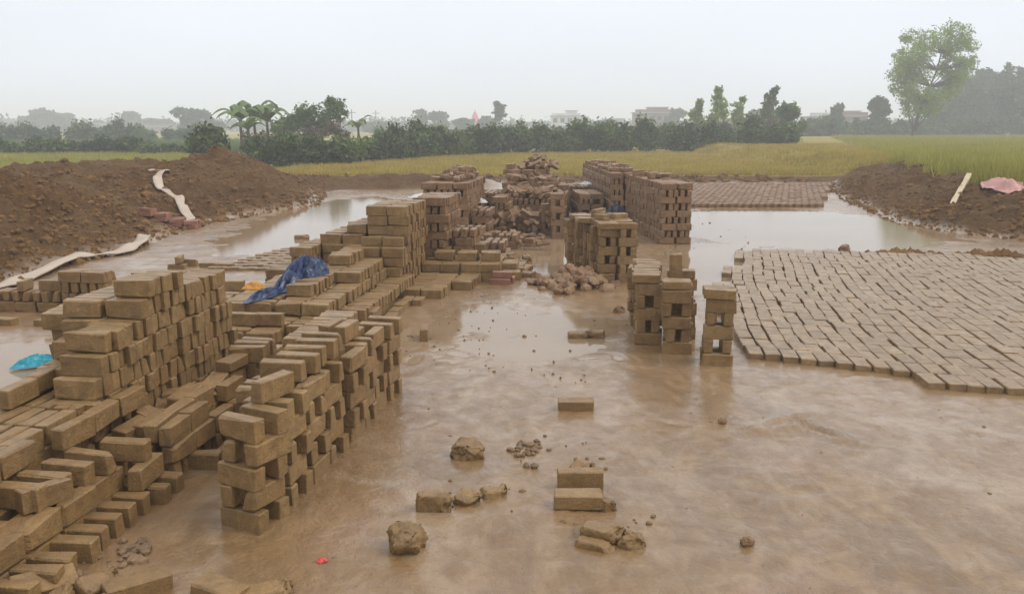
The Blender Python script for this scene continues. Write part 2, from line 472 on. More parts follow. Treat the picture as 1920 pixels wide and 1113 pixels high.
def brick_shape(seed, bev=0.007, jit=0.0035, rough=0.0):
    r = random.Random(seed)
    hx, hy, hz = BL / 2, BT / 2, BW / 2
    vs_, fs = [], []
    ids = {}
    def key(sx, sy, sz, ax):
        return ids[(sx, sy, sz, ax)]
    for sx in (-1, 1):
        for sy in (-1, 1):
            for sz in (-1, 1):
                bb = bev * r.uniform(0.6, 2.4)
                if rough and r.random() < rough: bb = r.uniform(0.012, 0.022)
                jx, jy, jz = (r.uniform(-jit, jit) for _ in range(3))
                for ax in range(3):
                    p = [sx * (hx - bb) + jx, sy * (hy - bb) + jy, sz * (hz - bb) + jz]
                    full = (sx * hx, sy * hy, sz * hz)[ax] + (jx, jy, jz)[ax] * 0.6
                    p[ax] = full
                    ids[(sx, sy, sz, ax)] = len(vs_)
                    vs_.append(tuple(p))
    sg = (-1, 1)
    for ax in range(3):
        o1, o2 = [a for a in range(3) if a != ax]
        for s in sg:
            loop = []
            for (a, b) in ((-1, -1), (1, -1), (1, 1), (-1, 1)):
                t3 = [0, 0, 0]; t3[ax] = s; t3[o1] = a; t3[o2] = b
                loop.append(key(*t3, ax))
            flip = (s < 0) ^ (ax == 1)
            fs.append(loop[::-1] if flip else loop)
    for ax in range(3):      # edges parallel to ax
        o1, o2 = [a for a in range(3) if a != ax]
        for a in sg:
            for b in sg:
                q = []
                for s, axs in ((-1, (o1, o2)), (1, (o2, o1))):
                    t3 = [0, 0, 0]; t3[ax] = s; t3[o1] = a; t3[o2] = b
                    for k in axs: q.append(key(*t3, k))
                fs.append(q)
    for sx in sg:
        for sy in sg:
            for sz in sg:
                fs.append([key(sx, sy, sz, k) for k in range(3)])
    # outward winding
    va = np.array(vs_)
    for i, f in enumerate(fs):
        p = va[f]; n = np.cross(p[1] - p[0], p[2] - p[0])
        if np.dot(n, p.mean(0)) < 0: fs[i] = f[::-1]
    return va, fs

SHAPES = [brick_shape(100 + k, 0.0032, 0.0055, 0.0 if k < 9 else 0.22) for k in range(16)]

from mathutils import noise as mnoise
def _nv(v, sc, off):
    return np.array([mnoise.noise_vector(Vector(p) * sc + Vector((off, off * 1.7, off * 0.3)))[:] for p in v])

def broken_shape(seed, frac=0.6, dims=(8, 4, 5)):
    """a brick snapped across and softened by rain, its end ragged"""
    r = np.random.default_rng(seed)
    nx, ny, nz = dims
    pts, fs = {}, []
    vl = []
    def vid(i, j, k):
        if (i, j, k) not in pts:
            pts[(i, j, k)] = len(vl)
            vl.append([-BL / 2 + BL * frac * i / nx, -BT / 2 + BT * j / ny, -BW / 2 + BW * k / nz])
        return pts[(i, j, k)]
    for j in range(ny):
        for k in range(nz):
            fs.append([vid(0, j, k), vid(0, j, k + 1), vid(0, j + 1, k + 1), vid(0, j + 1, k)])
            fs.append([vid(nx, j, k), vid(nx, j + 1, k), vid(nx, j + 1, k + 1), vid(nx, j, k + 1)])
    for i in range(nx):
        for k in range(nz):
            fs.append([vid(i, 0, k), vid(i + 1, 0, k), vid(i + 1, 0, k + 1), vid(i, 0, k + 1)])
            fs.append([vid(i, ny, k), vid(i, ny, k + 1), vid(i + 1, ny, k + 1), vid(i + 1, ny, k)])
        for j in range(ny):
            fs.append([vid(i, j, 0), vid(i, j + 1, 0), vid(i + 1, j + 1, 0), vid(i + 1, j, 0)])
            fs.append([vid(i, j, nz), vid(i + 1, j, nz), vid(i + 1, j + 1, nz), vid(i, j + 1, nz)])
    v = np.array(vl)
    tt = (v[:, 0] + BL / 2) / (BL * frac)
    a = np.clip((np.abs(v[:, 1]) / (BT / 2)), 0, 1) ** 6; b = np.clip((np.abs(v[:, 2]) / (BW / 2)), 0, 1) ** 6
    c = np.clip(np.abs(tt - 0.5) * 2, 0, 1) ** 8
    sh = 0.07 * (a * b + b * c + a * c)
    v = v * (1 - sh)[:, None]
    ef = sstep(0.55, 1.0, tt)[:, None]
    v = v + _nv(v, 26, seed) * (0.004 + 0.020 * ef) + _nv(v, 75, seed + 5) * (0.003 + 0.011 * ef)
    v[:, 2] -= 0.035 * sstep(0.66, 1, tt) * (v[:, 2] > -0.02) * r.uniform(0.4, 1.3)
    v[:, 0] -= v[:, 0].mean()
    return v, fs

_FR = (0.45, 0.6, 0.7, 0.35, 0.8, 0.3)
BROKEN = [broken_shape(300 + k, f) for k, f in enumerate(_FR)]
BROKEN_FINE = [broken_shape(320 + k, f, (20, 8, 10)) for k, f in enumerate(_FR)]

def lump_shape(seed, n=1, amp=0.28):
    """mud clod"""
    import bmesh
    r = np.random.default_rng(seed)
    bm = bmesh.new(); bmesh.ops.create_icosphere(bm, subdivisions=n, radius=0.5)
    v = np.array([x.co[:] for x in bm.verts]); f = [[q.index for q in p.verts] for p in bm.faces]
    bm.free()
    if n < 3:
        v = v * (1 + r.uniform(-amp, amp, (len(v), 1)))
    else:
        v = np.sign(v) * np.abs(v * 2) ** 0.75 * 0.5
        v = v + _nv(v, 2.2, seed) * 0.17 + _nv(v, 6.0, seed + 3) * 0.10 + _nv(v, 17.0, seed + 7) * 0.06
    v[:, 2] *= 0.8
    return v, f
LUMPS = [lump_shape(500 + k) for k in range(8)]
LUMPS2 = [lump_shape(540 + k, 2, 0.2) for k in range(5)]
LUMPS_FINE = [lump_shape(560 + k, 4) for k in range(5)]
SHAPE_SETS = {'brick': SHAPES, 'broken': BROKEN, 'lump': LUMPS, 'lump2': LUMPS2, 'broken_fine': BROKEN_FINE, 'lump_fine': LUMPS_FINE}

_mesh_cache = {}
def shared_mesh(kind, k, mat):
    key = (kind, k, mat)
    if key not in _mesh_cache:
        v, f = SHAPE_SETS[kind][k]
        me = bpy.data.meshes.new(kind + '_piece')
        me.from_pydata(v.tolist(), [], [list(map(int, q)) for q in f]); me.update()
        if kind.endswith('fine') or kind == 'lump2': me.polygons.foreach_set('use_smooth', [True] * len(me.polygons))
        me.materials.append(M[mat])
        _mesh_cache[key] = me
    return _mesh_cache[key]

ROT = {'A': (0, 0, 0), 'L': (0, 0, math.pi / 2), 'FA': (math.pi / 2, 0, 0), 'FL': (math.pi / 2, 0, math.pi / 2), 'E': (0, math.pi / 2, 0)}
HALF_Z = {'A': BW / 2, 'L': BW / 2, 'FA': BT / 2, 'FL': BT / 2, 'E': BL / 2}

STACKS = []
GA = R(6.7)
class Stack:
    """bricks in a local frame (s across, t along, z up); frame turned clockwise by ang about the world origin or about org"""
    def __init__(self, name, label, mat='brick', ang=GA, org=(0, 0), cat='brick stack', group=None, seed=1, jit=1.0, keep=290):
        self.name, self.label, self.mat, self.cat, self.group = name, label, mat, cat, group
        self.ang, self.org, self.jit, self.keep = ang, org, jit, keep
        self.r = random.Random(seed)
        self.b = []            # (kind, k, Matrix world)
        STACKS.append(self)
    def frame(self):
        return Matrix.Translation((self.org[0], self.org[1], 0)) @ Matrix.Rotation(-self.ang, 4, 'Z')
    def put(self, s, t, zb, o='A', rz=0.0, tilt=(0, 0), kind='brick', sc=1.0, j=1.0, kmax=99):
        r = self.r; J = self.jit * j
        if sc == 1.0 and kind == 'brick': sc = r.uniform(0.965, 1.015)
        rx, ry, rzz = ROT[o]
        m = Matrix.Translation((s + r.gauss(0, 0.004) * J, t + r.gauss(0, 0.004) * J, zb + HALF_Z[o] * sc + r.gauss(0, 0.0016) * J))
        m = m @ Matrix.Rotation(rz + r.gauss(0, 0.024) * J, 4, 'Z')
        m = m @ Euler((tilt[0] + r.gauss(0, 0.006) * J, tilt[1] + r.gauss(0, 0.006) * J, 0)).to_matrix().to_4x4()
        m = m @ Euler((rx, ry, rzz)).to_matrix().to_4x4()
        if sc != 1.0: m = m @ Matrix.Scale(sc, 4)
        n = len(SHAPE_SETS[kind])
        self.b.append((kind, r.randrange(min(n, kmax)), self.frame() @ m))
    def fill(self, s0, s1, t0, t1, z0, n, pat='A', miss=0.0, ej=0.012):
        """n courses of bricks on edge; per-course pattern letters A a L l F (flat across) G (flat along); lower case leaves gaps"""
        r = self.r
        z = z0
        for c in range(n):
            p = pat[c % len(pat)]
            ds, dt = r.uniform(-ej, ej), r.uniform(-ej, ej)
            if p in 'AaF':
                o = 'FA' if p == 'F' else 'A'
                pitch = {'A': 0.0785, 'a': 0.100, 'F': 0.112}[p]
                nc = max(1, round((s1 - s0) / 0.240)); nr = max(1, round((t1 - t0) / pitch))
                cs = (s1 - s0) / nc; ct = (t1 - t0) / nr
                for i in range(nc):
                    for k in range(nr):
                        if r.random() < miss: continue
                        self.put(s0 + (i + .5) * cs + ds + r.uniform(-1, 1) * 0.013, t0 + (k + .5) * ct + dt, z, o)
                z += BT if p == 'F' else BW
            else:
                o = 'FL' if p == 'G' else 'L'
                pitch = {'L': 0.0785, 'l': 0.100, 'G': 0.112}[p]
                nc = max(1, round((s1 - s0) / pitch)); nr = max(1, round((t1 - t0) / 0.240))
                cs = (s1 - s0) / nc; ct = (t1 - t0) / nr
                for i in range(nc):
                    for k in range(nr):
                        if r.random() < miss: continue
                        self.put(s0 + (i + .5) * cs + ds, t0 + (k + .5) * ct + dt + r.uniform(-1, 1) * 0.008, z, o)
                z += BT if p == 'G' else BW
        return z
    def tower(self, s, t, n, start=0, rz=0.0, w=BL, hole=True):
        """pair of bricks one way, pair the other way, up to n courses; (s,t) is the near left corner"""
        r = self.r
        cx, cy = s + w / 2, t + w / 2
        lean = (r.gauss(0, 0.004), r.gauss(0, 0.004))
        for c in range(n):
            off = w / 2 - BT / 2
            z = c * BW
            ax = cx + lean[0] * c; ay = cy + lean[1] * c
            tw = rz + r.gauss(0, 0.03)
            ca, sa = math.cos(tw), math.sin(tw)
            for k in (-1, 1):
                o2 = off * r.uniform(0.86, 1.08)
                if (c + start) % 2 == 0:
                    self.put(ax - sa * k * o2, ay + ca * k * o2, z, 'A', tw)
                else:
                    o2 = 0.063 * r.uniform(0.85, 1.2)
                    self.put(ax + ca * k * o2, ay + sa * k * o2, z, 'L', tw)
    def scatter(self, n, s0, s1, t0, t1, z0, z1, kinds=('brick', 'broken', 'broken'), tilt=0.35, sc=(0.85, 1.0)):
        r = self.r
        for k in range(n):
            kd = r.choice(kinds)
            self.put(r.uniform(s0, s1), r.uniform(t0, t1), r.uniform(z0, z1), r.choice(('FA', 'A', 'FA', 'FL')), r.uniform(-1.6, 1.6),
                     (r.gauss(0, tilt), r.gauss(0, tilt)), kd, r.uniform(*sc), 1.0)

# ---------------------------------------------------------------- left bank, nearest tall wall
def near_wall():
    st = Stack('brick_stack', 'tall stepped mud brick stack at the far left with a turquoise rag behind it', seed=3, jit=1.0)
    # plinth and stepped foot
    st.fill(-2.86, -2.62, 2.45, 4.05, 0, 3, 'AAL')
    st.fill(-2.86, -2.62, 3.05, 4.05, 3 * BW, 1, 'L')
    st.fill(-3.12, -2.88, 2.55, 5.45, 0, 3, 'AAL')
    st.fill(-3.12, -2.88, 3.35, 5.45, 3 * BW, 1, 'L')
    for k in range(3): st.put(-2.545 - 0.004 * k, 3.62 + 0.24 * k, 3 * BW, 'L')
    for k in range(6): st.put(-2.60, 2.55 + 0.24 * k, 3 * BW - 0.002, 'L') if k < 4 else None
    # tall wall, bricks lying across, ends to the right
    fronts = [3.3, 3.6, 3.8, 3.86, 3.92, 3.99, 4.07, 4.42, 4.50]
    for c in range(9):
        t0 = fronts[c]
        col = -2.73 + st.r.uniform(-0.014, 0.014)
        t = t0 + BT / 2
        while t < (5.52 if c < 8 else 4.86):
            gap = st.r.random()
            if c >= 3 and gap < 0.045 and t > t0 + 0.2:
                t += 0.05; continue
            if t > t0 + 0.05 or c < 9:
                st.put(col + st.r.gauss(0, 0.010), t, c * BW, 'A')
            t += 0.0745 + (0.012 if st.r.random() < 0.2 else 0)
    for c in (4, 5, 6, 7):
        t = (4.15, 4.3, 4.4, 4.45)[c - 4]
        while t < 5.5:
            st.put(-2.97 + st.r.gauss(0, 0.01), t, c * BW, 'A'); t += 0.0755
    for c, t0 in ((7, 4.55),):
        t = t0
        while t < 5.4:
            st.put(-3.20 + st.r.gauss(0, 0.01), t, (c - 1) * BW, 'A'); t += 0.0755
    for c in range(4, 7): st.fill(-3.33, -3.09, 4.6, 5.4, c * BW, 1, 'A')
    st.put(-2.98, 3.84, 4 * BW, 'L'); st.put(-2.99, 4.08, 4 * BW, 'L')
    # lower steps to the right of the wall
    st.fill(-2.60, -2.36, 2.3, 3.75, 0, 2, 'AL')
    t = 2.95
    for k in range(4):
        st.put(-2.47 + 0.02 * k, 3.12 + 0.135 * k, 2 * BW, 'A', st.r.uniform(-0.12, 0.05)); 
    st.put(-2.50, 2.62, 2 * BW, 'L'); st.put(-2.50, 2.86, 2 * BW, 'L')
    st.put(-2.33, 3.68, 2 * BW, 'A', 0.03)
    st.put(-2.38, 3.16, 2 * BW + 0.003, 'L', -0.5, sc=0.92)
    # running bricks of the middle step
    for k in range(6): st.put(-2.335, 2.32 + 0.236 * k, BW, 'L'); st.put(-2.42, 2.30 + 0.236 * k, BW, 'L')
    for k in range(8): st.put(-2.335, 2.32 + 0.236 * k, 0, 'L')
    # row of separate ends along the foot
    t = 2.30
    while t < 3.55:
        st.put(-2.262 + st.r.gauss(0, 0.012), t, 0, 'A'); t += 0.112 + st.r.uniform(-0.012, 0.02)
    st.put(-2.225, 3.68, BW, 'L', 0.04); st.put(-2.225, 3.66, 0, 'A'); st.put(-2.225, 3.79, 0, 'A')
    # edge wall from the gap to the far end
    t = 3.93
    while t < 5.6:
        st.put(-2.30 + st.r.gauss(0, 0.012), t, 0, 'A'); t += 0.112 + st.r.uniform(-0.012, 0.02)
    for k in range(7):
        st.put(-2.215, 3.98 + 0.24 * k, BW, 'L'); 
        st.put(-2.33, 3.93 + 0.24 * k, BW, 'L')
        if k not in (2, 4): st.put(-2.225 - 0.01 * k, 3.97 + 0.24 * k, 2 * BW, 'L', st.r.uniform(-.03, .03))
        if k not in (3, 5): st.put(-2.315 - 0.01 * k, 3.99 + 0.24 * k, 2 * BW, 'L', st.r.uniform(-.03, .03))
    for k in range(3): st.put(-2.085, 4.20 + 0.24 * k, 0, 'FL', 0.02)
    st.put(-2.16, 4.08, 0, 'A', 0.1)
    st.fill(-2.60, -2.38, 3.9, 5.6, 0, 1, 'A')
    # tumbled bricks between wall and edge
    st.scatter(22, -2.56, -2.36, 4.0, 5.3, BW * 0.9, BW * 2.0, ('brick', 'broken', 'brick'), 0.22)
    for k, (a, b, z, rz) in enumerate(((-2.47, 4.02, 2.0, 0.25), (-2.38, 4.06, 2.15, 0.22), (-2.42, 4.46, 2.3, 0.1), (-2.36, 4.70, 2.3, -0.05), (-2.5, 4.6, 2.0, 1.2))):
        st.put(a, b, z * BW, 'FL', -rz, (0.12, 0.05))
    st.put(-2.32, 5.08, 3 * BW, 'A', 0.02); st.put(-2.33, 5.20, 3 * BW, 'A'); st.put(-2.33, 5.30, 3 * BW, 'A')
    st.put(-2.35, 4.93, 3 * BW, 'FL', -0.1)
near_wall()

def near_row():
    st = Stack('brick_stack', 'long row of narrow open brick towers beside the near left bank', seed=8, jit=1.0)
    st.tower(-1.73, 3.40, 5, start=0, rz=-0.33)
    t = 3.70
    for k, (s, n, g) in enumerate(((-1.71, 5, .0), (-1.70, 5, .0), (-1.69, 6, .10), (-1.66, 5, .0), (-1.68, 5, .0), (-1.69, 5, 0), (-1.66, 5, 0))):
        if k >= 3: pass
        st.tower(s, t, n if k != 2 else 5, start=k % 2, rz=-0.07)
        t += 0.262 + g * 0.6
    # loose top bricks lying across
    st.put(-1.60, 3.78, 5 * BW, 'L', -0.35, (0.0, 0.03))
    for k in range(5):
        st.put(-1.66 + 0.02 * (k % 2), 4.06 + 0.15 * k, 5 * BW, 'A', st.r.uniform(-.05, .05))
    st.put(-1.60, 4.93, 5 * BW, 'L', -0.1); st.put(-1.70, 4.95, 5 * BW, 'L', -0.1)
    # second row behind, lower
    st.fill(-1.99, -1.76, 4.2, 5.75, 0, 4, 'Aa', 0.03)
    st.fill(-1.99, -1.76, 4.9, 5.75, 4 * BW, 1, 'A', 0.1)
    st.put(-1.9, 4.1, 0, 'A'); st.put(-1.88, 4.05, BW, 'FA', 0.1)
near_row()

def middle_bank():
    st = Stack('brick_stack', 'low terraced brick bank carrying the crumpled blue tarpaulin', seed=5)
    st.fill(-3.10, -2.63, 6.25, 6.85, 0, 2, 'A')
    st.fill(-3.10, -2.63, 6.45, 6.55, 2 * BW, 1, 'A')
    st.fill(-2.86, -2.40, 5.75, 6.35, 0, 1, 'L')
    st.fill(-2.62, -2.39, 6.5, 9.1, 0, 2, 'Aa', 0.02)
    st.fill(-2.39, -2.16, 6.0, 8.3, 0, 1, 'L', 0.06)
    st.fill(-2.39, -2.16, 7.2, 9.1, BW, 1, 'a', 0.05)
    st.fill(-2.62, -2.39, 6.9, 9.1, 2 * BW, 1, 'A', 0.04)
    st.fill(-2.88, -2.64, 6.9, 9.1, 0, 3, 'AaA', 0.02)
    st.fill(-2.88, -2.64, 7.2, 9.1, 3 * BW, 1, 'a', 0.05)
    st.fill(-2.64, -2.40, 7.9, 9.1, 3 * BW, 1, 'A', 0.04)
    st.fill(-3.36, -2.90, 6.9, 9.1, 0, 3, 'AA', 0.02)
    st.fill(-2.88, -2.64, 8.3, 9.1, 4 * BW, 1, 'A', 0.05)
    # two bricks and the strip towards the near row
    st.fill(-2.14, -1.90, 5.9, 7.0, 0, 1, 'A', 0.25)
    st.put(-2.17, 7.10, 0, 'L', -0.05); st.put(-2.02, 7.12, 0, 'L', -0.08)
    st.put(-2.17, 7.12, BW * 0 + BW, 'FL', -0.05) if False else None
    st.put(-2.08, 6.42, BW, 'A', -0.2)
    st.put(-2.16, 7.42, BW, 'FL'); st.put(-2.06, 7.40, 0, 'FL'); st.put(-2.05, 7.66, 0, 'FL')
    st.fill(-2.14, -1.92, 7.8, 8.6, 0, 1, 'G', 0.1)
    # bricks left of the tarpaulin
    st.fill(-3.62, -3.38, 6.2, 7.4, 0, 3, 'AaA', 0.05)
    st.put(-3.52, 6.5, 3 * BW, 'A'); st.put(-3.55, 6.9, 3 * BW, 'A', 0.05); st.put(-3.7, 7.9, 2 * BW, 'A', 0.03)
    st.fill(-3.85, -3.6, 7.4, 8.2, 0, 2, 'A', 0.1)
    st.scatter(10, -3.3, -2.7, 5.9, 6.3, 0.0, 0.1, ('brick', 'broken'), 0.25)
middle_bank()

def mid_stack():
    st = Stack('brick_stack', 'solid close-laid brick block above the terraced bank, stairs on its left', seed=13)
    st.fill(-2.70, -2.23, 9.15, 10.1, 0, 9, 'A', 0.0)
    # stairs falling to the left and to the front
    st.fill(-3.20, -2.72, 9.1, 9.9, 0, 6, 'Aa', 0.02)
    st.fill(-2.95, -2.72, 9.2, 9.9, 6 * BW, 1, 'A', 0.0)
    st.fill(-3.45, -3.2, 8.8, 9.6, 0, 5, 'A', 0.03)
    st.fill(-3.66, -3.45, 8.6, 9.4, 0, 3, 'A', 0.03)
    st.fill(-2.70, -2.23, 8.85, 9.12, 0, 5, 'A', 0.0)
    st.put(-2.35, 9.0, 5 * BW, 'A'); st.put(-2.6, 9.02, 5 * BW, 'A')
    st.scatter(5, -3.1, -2.75, 9.3, 9.8, 6 * BW, 6.2 * BW, ('brick',), 0.05)
mid_stack()

def low_platform():
    st = Stack('brick_stack', 'low spread of brick rows along the left edge of the open floor', seed=17, mat='brick')
    st.fill(-2.24, -1.78, 8.72, 9.8, 0, 1, 'A', 0.0)
    st.fill(-1.78, -1.54, 9.25, 9.9, 0, 1, 'A', 0.05)
    st.fill(-2.24, -1.31, 9.85, 10.1, 0, 2, 'A', 0.02)
    st.fill(-2.15, -1.31, 10.05, 10.32, BW, 2, 'lA', 0.03)
    st.fill(-2.24, -1.08, 9.95, 10.8, 0, 1, 'A', 0.1)
    st.fill(-2.24, -1.31, 10.3, 10.75, BW, 1, 'A', 0.08)
    st.fill(-2.45, -1.62, 10.8, 11.1, 0, 3, 'Al', 0.03)
    st.fill(-2.45, -1.5, 11.3, 11.9, 0, 2, 'A', 0.12)
    st.scatter(14, -1.7, -1.0, 10.4, 11.6, 0, 0.05, ('broken', 'brick'), 0.15)
    st.fill(-1.4, -1.1, 10.2, 10.5, BW, 1, 'F', 0.1)
low_platform()

def red_bricks():
    st = Stack('red_brick_pair', 'small pair of reddish burnt bricks at the tip of the low brick rows', mat='brick_red', seed=19)
    st.put(-1.28, 9.72, 0, 'FA', 0.05); st.put(-1.24, 9.83, 0.0, 'FA', 0.0); st.put(-1.26, 9.77, BT, 'FA', 0.1)
red_bricks()

def back_towers():
    st = Stack('brick_stack', 'slotted brick block right behind the solid block', seed=23, mat='brick_far')
    st.fill(-2.42, -2.04, 10.35, 11.3, 0, 9, 'AlAAlAl'.replace('AA', 'A'), 0.01)
    st.fill(-2.04, -1.7, 10.6, 11.2, 0, 5, 'AlA', 0.06)
    st.fill(-1.7, -1.4, 11.0, 11.5, 0, 3, 'lA', 0.1)
    st2 = Stack('brick_stack', 'tall slotted brick block topped by a loose sloping heap of bricks', seed=29, mat='brick_far')
    st2.fill(-2.95, -2.22, 13.1, 14.9, 0, 9, 'AlA', 0.01)
    st2.scatter(46, -2.85, -2.35, 13.5, 14.8, 9 * BW, 9 * BW + 0.04, ('brick', 'broken'), 0.12)
    st2.scatter(26, -2.72, -2.42, 14.0, 14.8, 9 * BW + 0.06, 9 * BW + 0.13, ('brick', 'broken'), 0.15)
    st2.fill(-2.22, -1.9, 13.2, 13.9, 0, 5, 'lA', 0.15)
    st3 = Stack('brick_stack', 'low stepped brick rows between the slotted blocks and the jumbled heap', seed=31, mat='brick_far')
    st3.fill(-2.75, -2.05, 15.4, 16.4, 0, 6, 'Al', 0.05)
    st3.fill(-2.1, -1.75, 14.4, 15.2, 0, 6, 'lA', 0.1)
    st3.fill(-2.0, -1.4, 12.6, 13.2, 0, 2, 'Al', 0.15)
    st3.fill(-2.3, -1.9, 12.3, 13.0, 0, 3, 'lA', 0.12)
    st3.scatter(30, -2.0, -1.0, 12.4, 13.8, 0, 0.08, ('brick', 'broken', 'broken'), 0.2)
back_towers()

def heap():
    st = Stack('brick_heap', 'jumbled brick heap rising to a ragged peak before the yellow field', seed=37, mat='brick_far', cat='brick heap', keep=298)
    st.fill(-2.0, -0.9, 15.3, 18.2, 0, 5, 'lAaA', 0.06)
    st.fill(-2.15, -1.1, 16.6, 18.6, 5 * BW, 2, 'lA', 0.12)
    st.fill(-2.1, -1.35, 17.4, 18.6, 7 * BW, 2, 'lA', 0.10)
    st.fill(-1.86, -1.38, 17.8, 18.5, 9 * BW, 1, 'lAl', 0.15)
    st.scatter(34, -1.9, -1.2, 17.4, 18.4, 9 * BW, 10 * BW, ('brick', 'broken'), 0.4)
    st.fill(-2.2, -2.05, 17.6, 18.2, 7 * BW, 3, 'lA', 0.05)
    st.scatter(120, -2.0, -0.95, 14.2, 15.4, 0, 0.35, ('brick', 'broken', 'brick'), 0.4)
    st.scatter(90, -2.05, -1.0, 15.2, 16.8, 5 * BW, 6 * BW, ('brick', 'broken', 'brick'), 0.35)
    st.scatter(40, -2.05, -1.2, 16.6, 18.2, 7 * BW, 7.6 * BW, ('brick', 'broken', 'brick'), 0.35)
    st.scatter(12, -1.75, -1.4, 17.9, 18.4, 10 * BW, 11 * BW, ('brick', 'broken'), 0.35)
    st4 = Stack('brick_stack', 'small square open brick tower standing in front of the jumbled heap', seed=41, mat='brick_far', ang=R(-2), org=(0.64, 13.9))
    st4.tower(0, 0, 6, 0); st4.tower(0.02, 0.26, 6, 1); st4.tower(-0.13, 0.5, 5, 0)
    st4.put(0.1, 0.1, 6 * BW, 'A'); st4.put(0.12, 0.3, 6 * BW, 'A', 0.2)
    st5 = Stack('brick_stack', 'low brick blocks between the jumbled heap and the long tall wall', seed=43, mat='brick_far', ang=R(-3), org=(0.75, 16.4))
    st5.fill(0.55, 1.05, 0.2, 1.4, 0, 5, 'Al', 0.04)
    st5.fill(0.0, 0.5, 1.2, 2.2, 0, 6, 'lA', 0.08)
    st5.fill(-0.3, 0.4, 3.0, 4.0, 0, 6, 'lA', 0.10)
    st5.fill(0.6, 1.1, 2.4, 3.4, 0, 5, 'lA', 0.08)
    st5.scatter(16, 0.2, 1.0, -0.9, 0.0, 0, 0.05, ('broken', 'brick'), 0.2)
heap()

def long_wall():
    st = Stack('brick_stack', 'tall slotted brick wall end beside the open water, front half of the long wall', seed=47, mat='brick_far', ang=R(-4.5), org=(2.31, 13.25), keep=300)
    st.fill(0, 0.50, 0, 2.5, 0, 9, 'AlAlAlAlA', 0.0)
    st.scatter(16, 0.05, 0.45, 0.9, 2.4, 9 * BW, 9 * BW + 0.02, ('brick', 'broken'), 0.06)
    st2 = Stack('brick_stack', 'far half of the long tall brick wall with loose bricks on its ridge', seed=53, mat='brick_far', ang=R(-2), org=(1.86, 16.25), keep=300)
    st2.fill(0, 0.55, 0, 4.6, 0, 9, 'AlAlAlAlA', 0.0)
    st2.fill(0.05, 0.5, 0.4, 4.6, 9 * BW, 1, 'F', 0.55)
    st2.scatter(30, 0.1, 0.5, 0.3, 4.4, 9 * BW, 9 * BW + 0.03, ('brick', 'broken'), 0.08)
long_wall()

def mid_towers():
    st = Stack('brick_stack', 'waist-high block of open brick towers behind the clay rubble', seed=59, ang=R(-5), org=(1.12, 9.86))
    for k, (a, b) in enumerate(((0.13, 0.0), (-0.11, 0.10), (0.10, 0.27), (-0.14, 0.36), (0.06, 0.55), (-0.19, 0.62), (0.0, 0.82), (-0.25, 0.88), (-0.06, 1.10), (-0.30, 1.14))):
        st.tower(a, b, 6, (k + k // 2) % 2)
    st.fill(-0.26, 0.20, 0.6, 1.3, 6 * BW, 1, 'F', 0.25)
    st.fill(-0.08, 0.36, 0.05, 0.6, 6 * BW, 1, 'F', 0.2)
    st.scatter(5, -0.1, 0.25, 0.2, 1.1, 6 * BW + BT, 6 * BW + BT, ('brick',), 0.04)
    st2 = Stack('brick_stack', 'cluster of five-course brick towers next to the laid out drying bricks', seed=61)
    st2.tower(0.43, 6.75, 5, 0); st2.tower(0.21, 7.05, 5, 0)
    st2.tower(0.22, 7.32, 5, 1); st2.tower(0.20, 7.60, 5, 0); st2.tower(0.17, 7.88, 5, 1)
    st2.tower(0.45, 7.02, 5, 1); st2.tower(0.52, 7.30, 5, 0)
    st2.put(0.52, 6.83, 5 * BW, 'FA', 0.05); st2.put(0.54, 6.95, 5 * BW, 'FA', -0.04)
    for k in range(7): st2.put(0.32 + st2.r.uniform(-.03, .03), 7.12 + 0.135 * k, 5 * BW, 'FA', st2.r.uniform(-.05, .05))
    st2.put(0.55, 7.28, 5 * BW, 'E', 0.2); st2.put(0.60, 7.36, 5 * BW, 'FA', 0.05)
    st3 = Stack('brick_stack', 'single slim five-course brick tower at the corner of the drying bricks', seed=67)
    st3.tower(0.71, 6.44, 5, 0, rz=-0.04)
    st3.put(0.82, 6.49, 5 * BW, 'FA', -0.04, (0.02, 0.02)); st3.put(0.83, 6.61, 5 * BW, 'FA', 0.03)
mid_towers()

def left_small():
    st = Stack('brick_stack', 'small ruined brick tower and rows standing in water at the left edge', seed=71)
    st.fill(-6.1, -5.36, 7.62, 7.85, 0, 2, 'Al', 0.0)
    st.fill(-5.34, -4.87, 7.60, 7.84, 0, 4, 'AllA', 0.0)
    st.put(-5.50, 7.72, 2 * BW, 'A')
    st.put(-4.9, 7.5, 0, 'L'); st.put(-5.8, 7.75, 2 * BW, 'L', 0.2)
    st.fill(-5.9, -5.0, 7.05, 7.16, 0, 1, 'F', 0.1)
    st2 = Stack('brick_stack', 'few loose bricks on the wet floor beside the left drying rows', seed=73)
    st2.put(-5.55, 10.3, 0, 'FA'); st2.put(-5.5, 10.5, 0, 'A'); st2.put(-5.55, 10.35, BT, 'L', 0.3); st2.put(-5.2, 10.45, 0, 'FA', 0.1); st2.put(-4.97, 10.4, 0, 'FA', 0.1)
left_small()

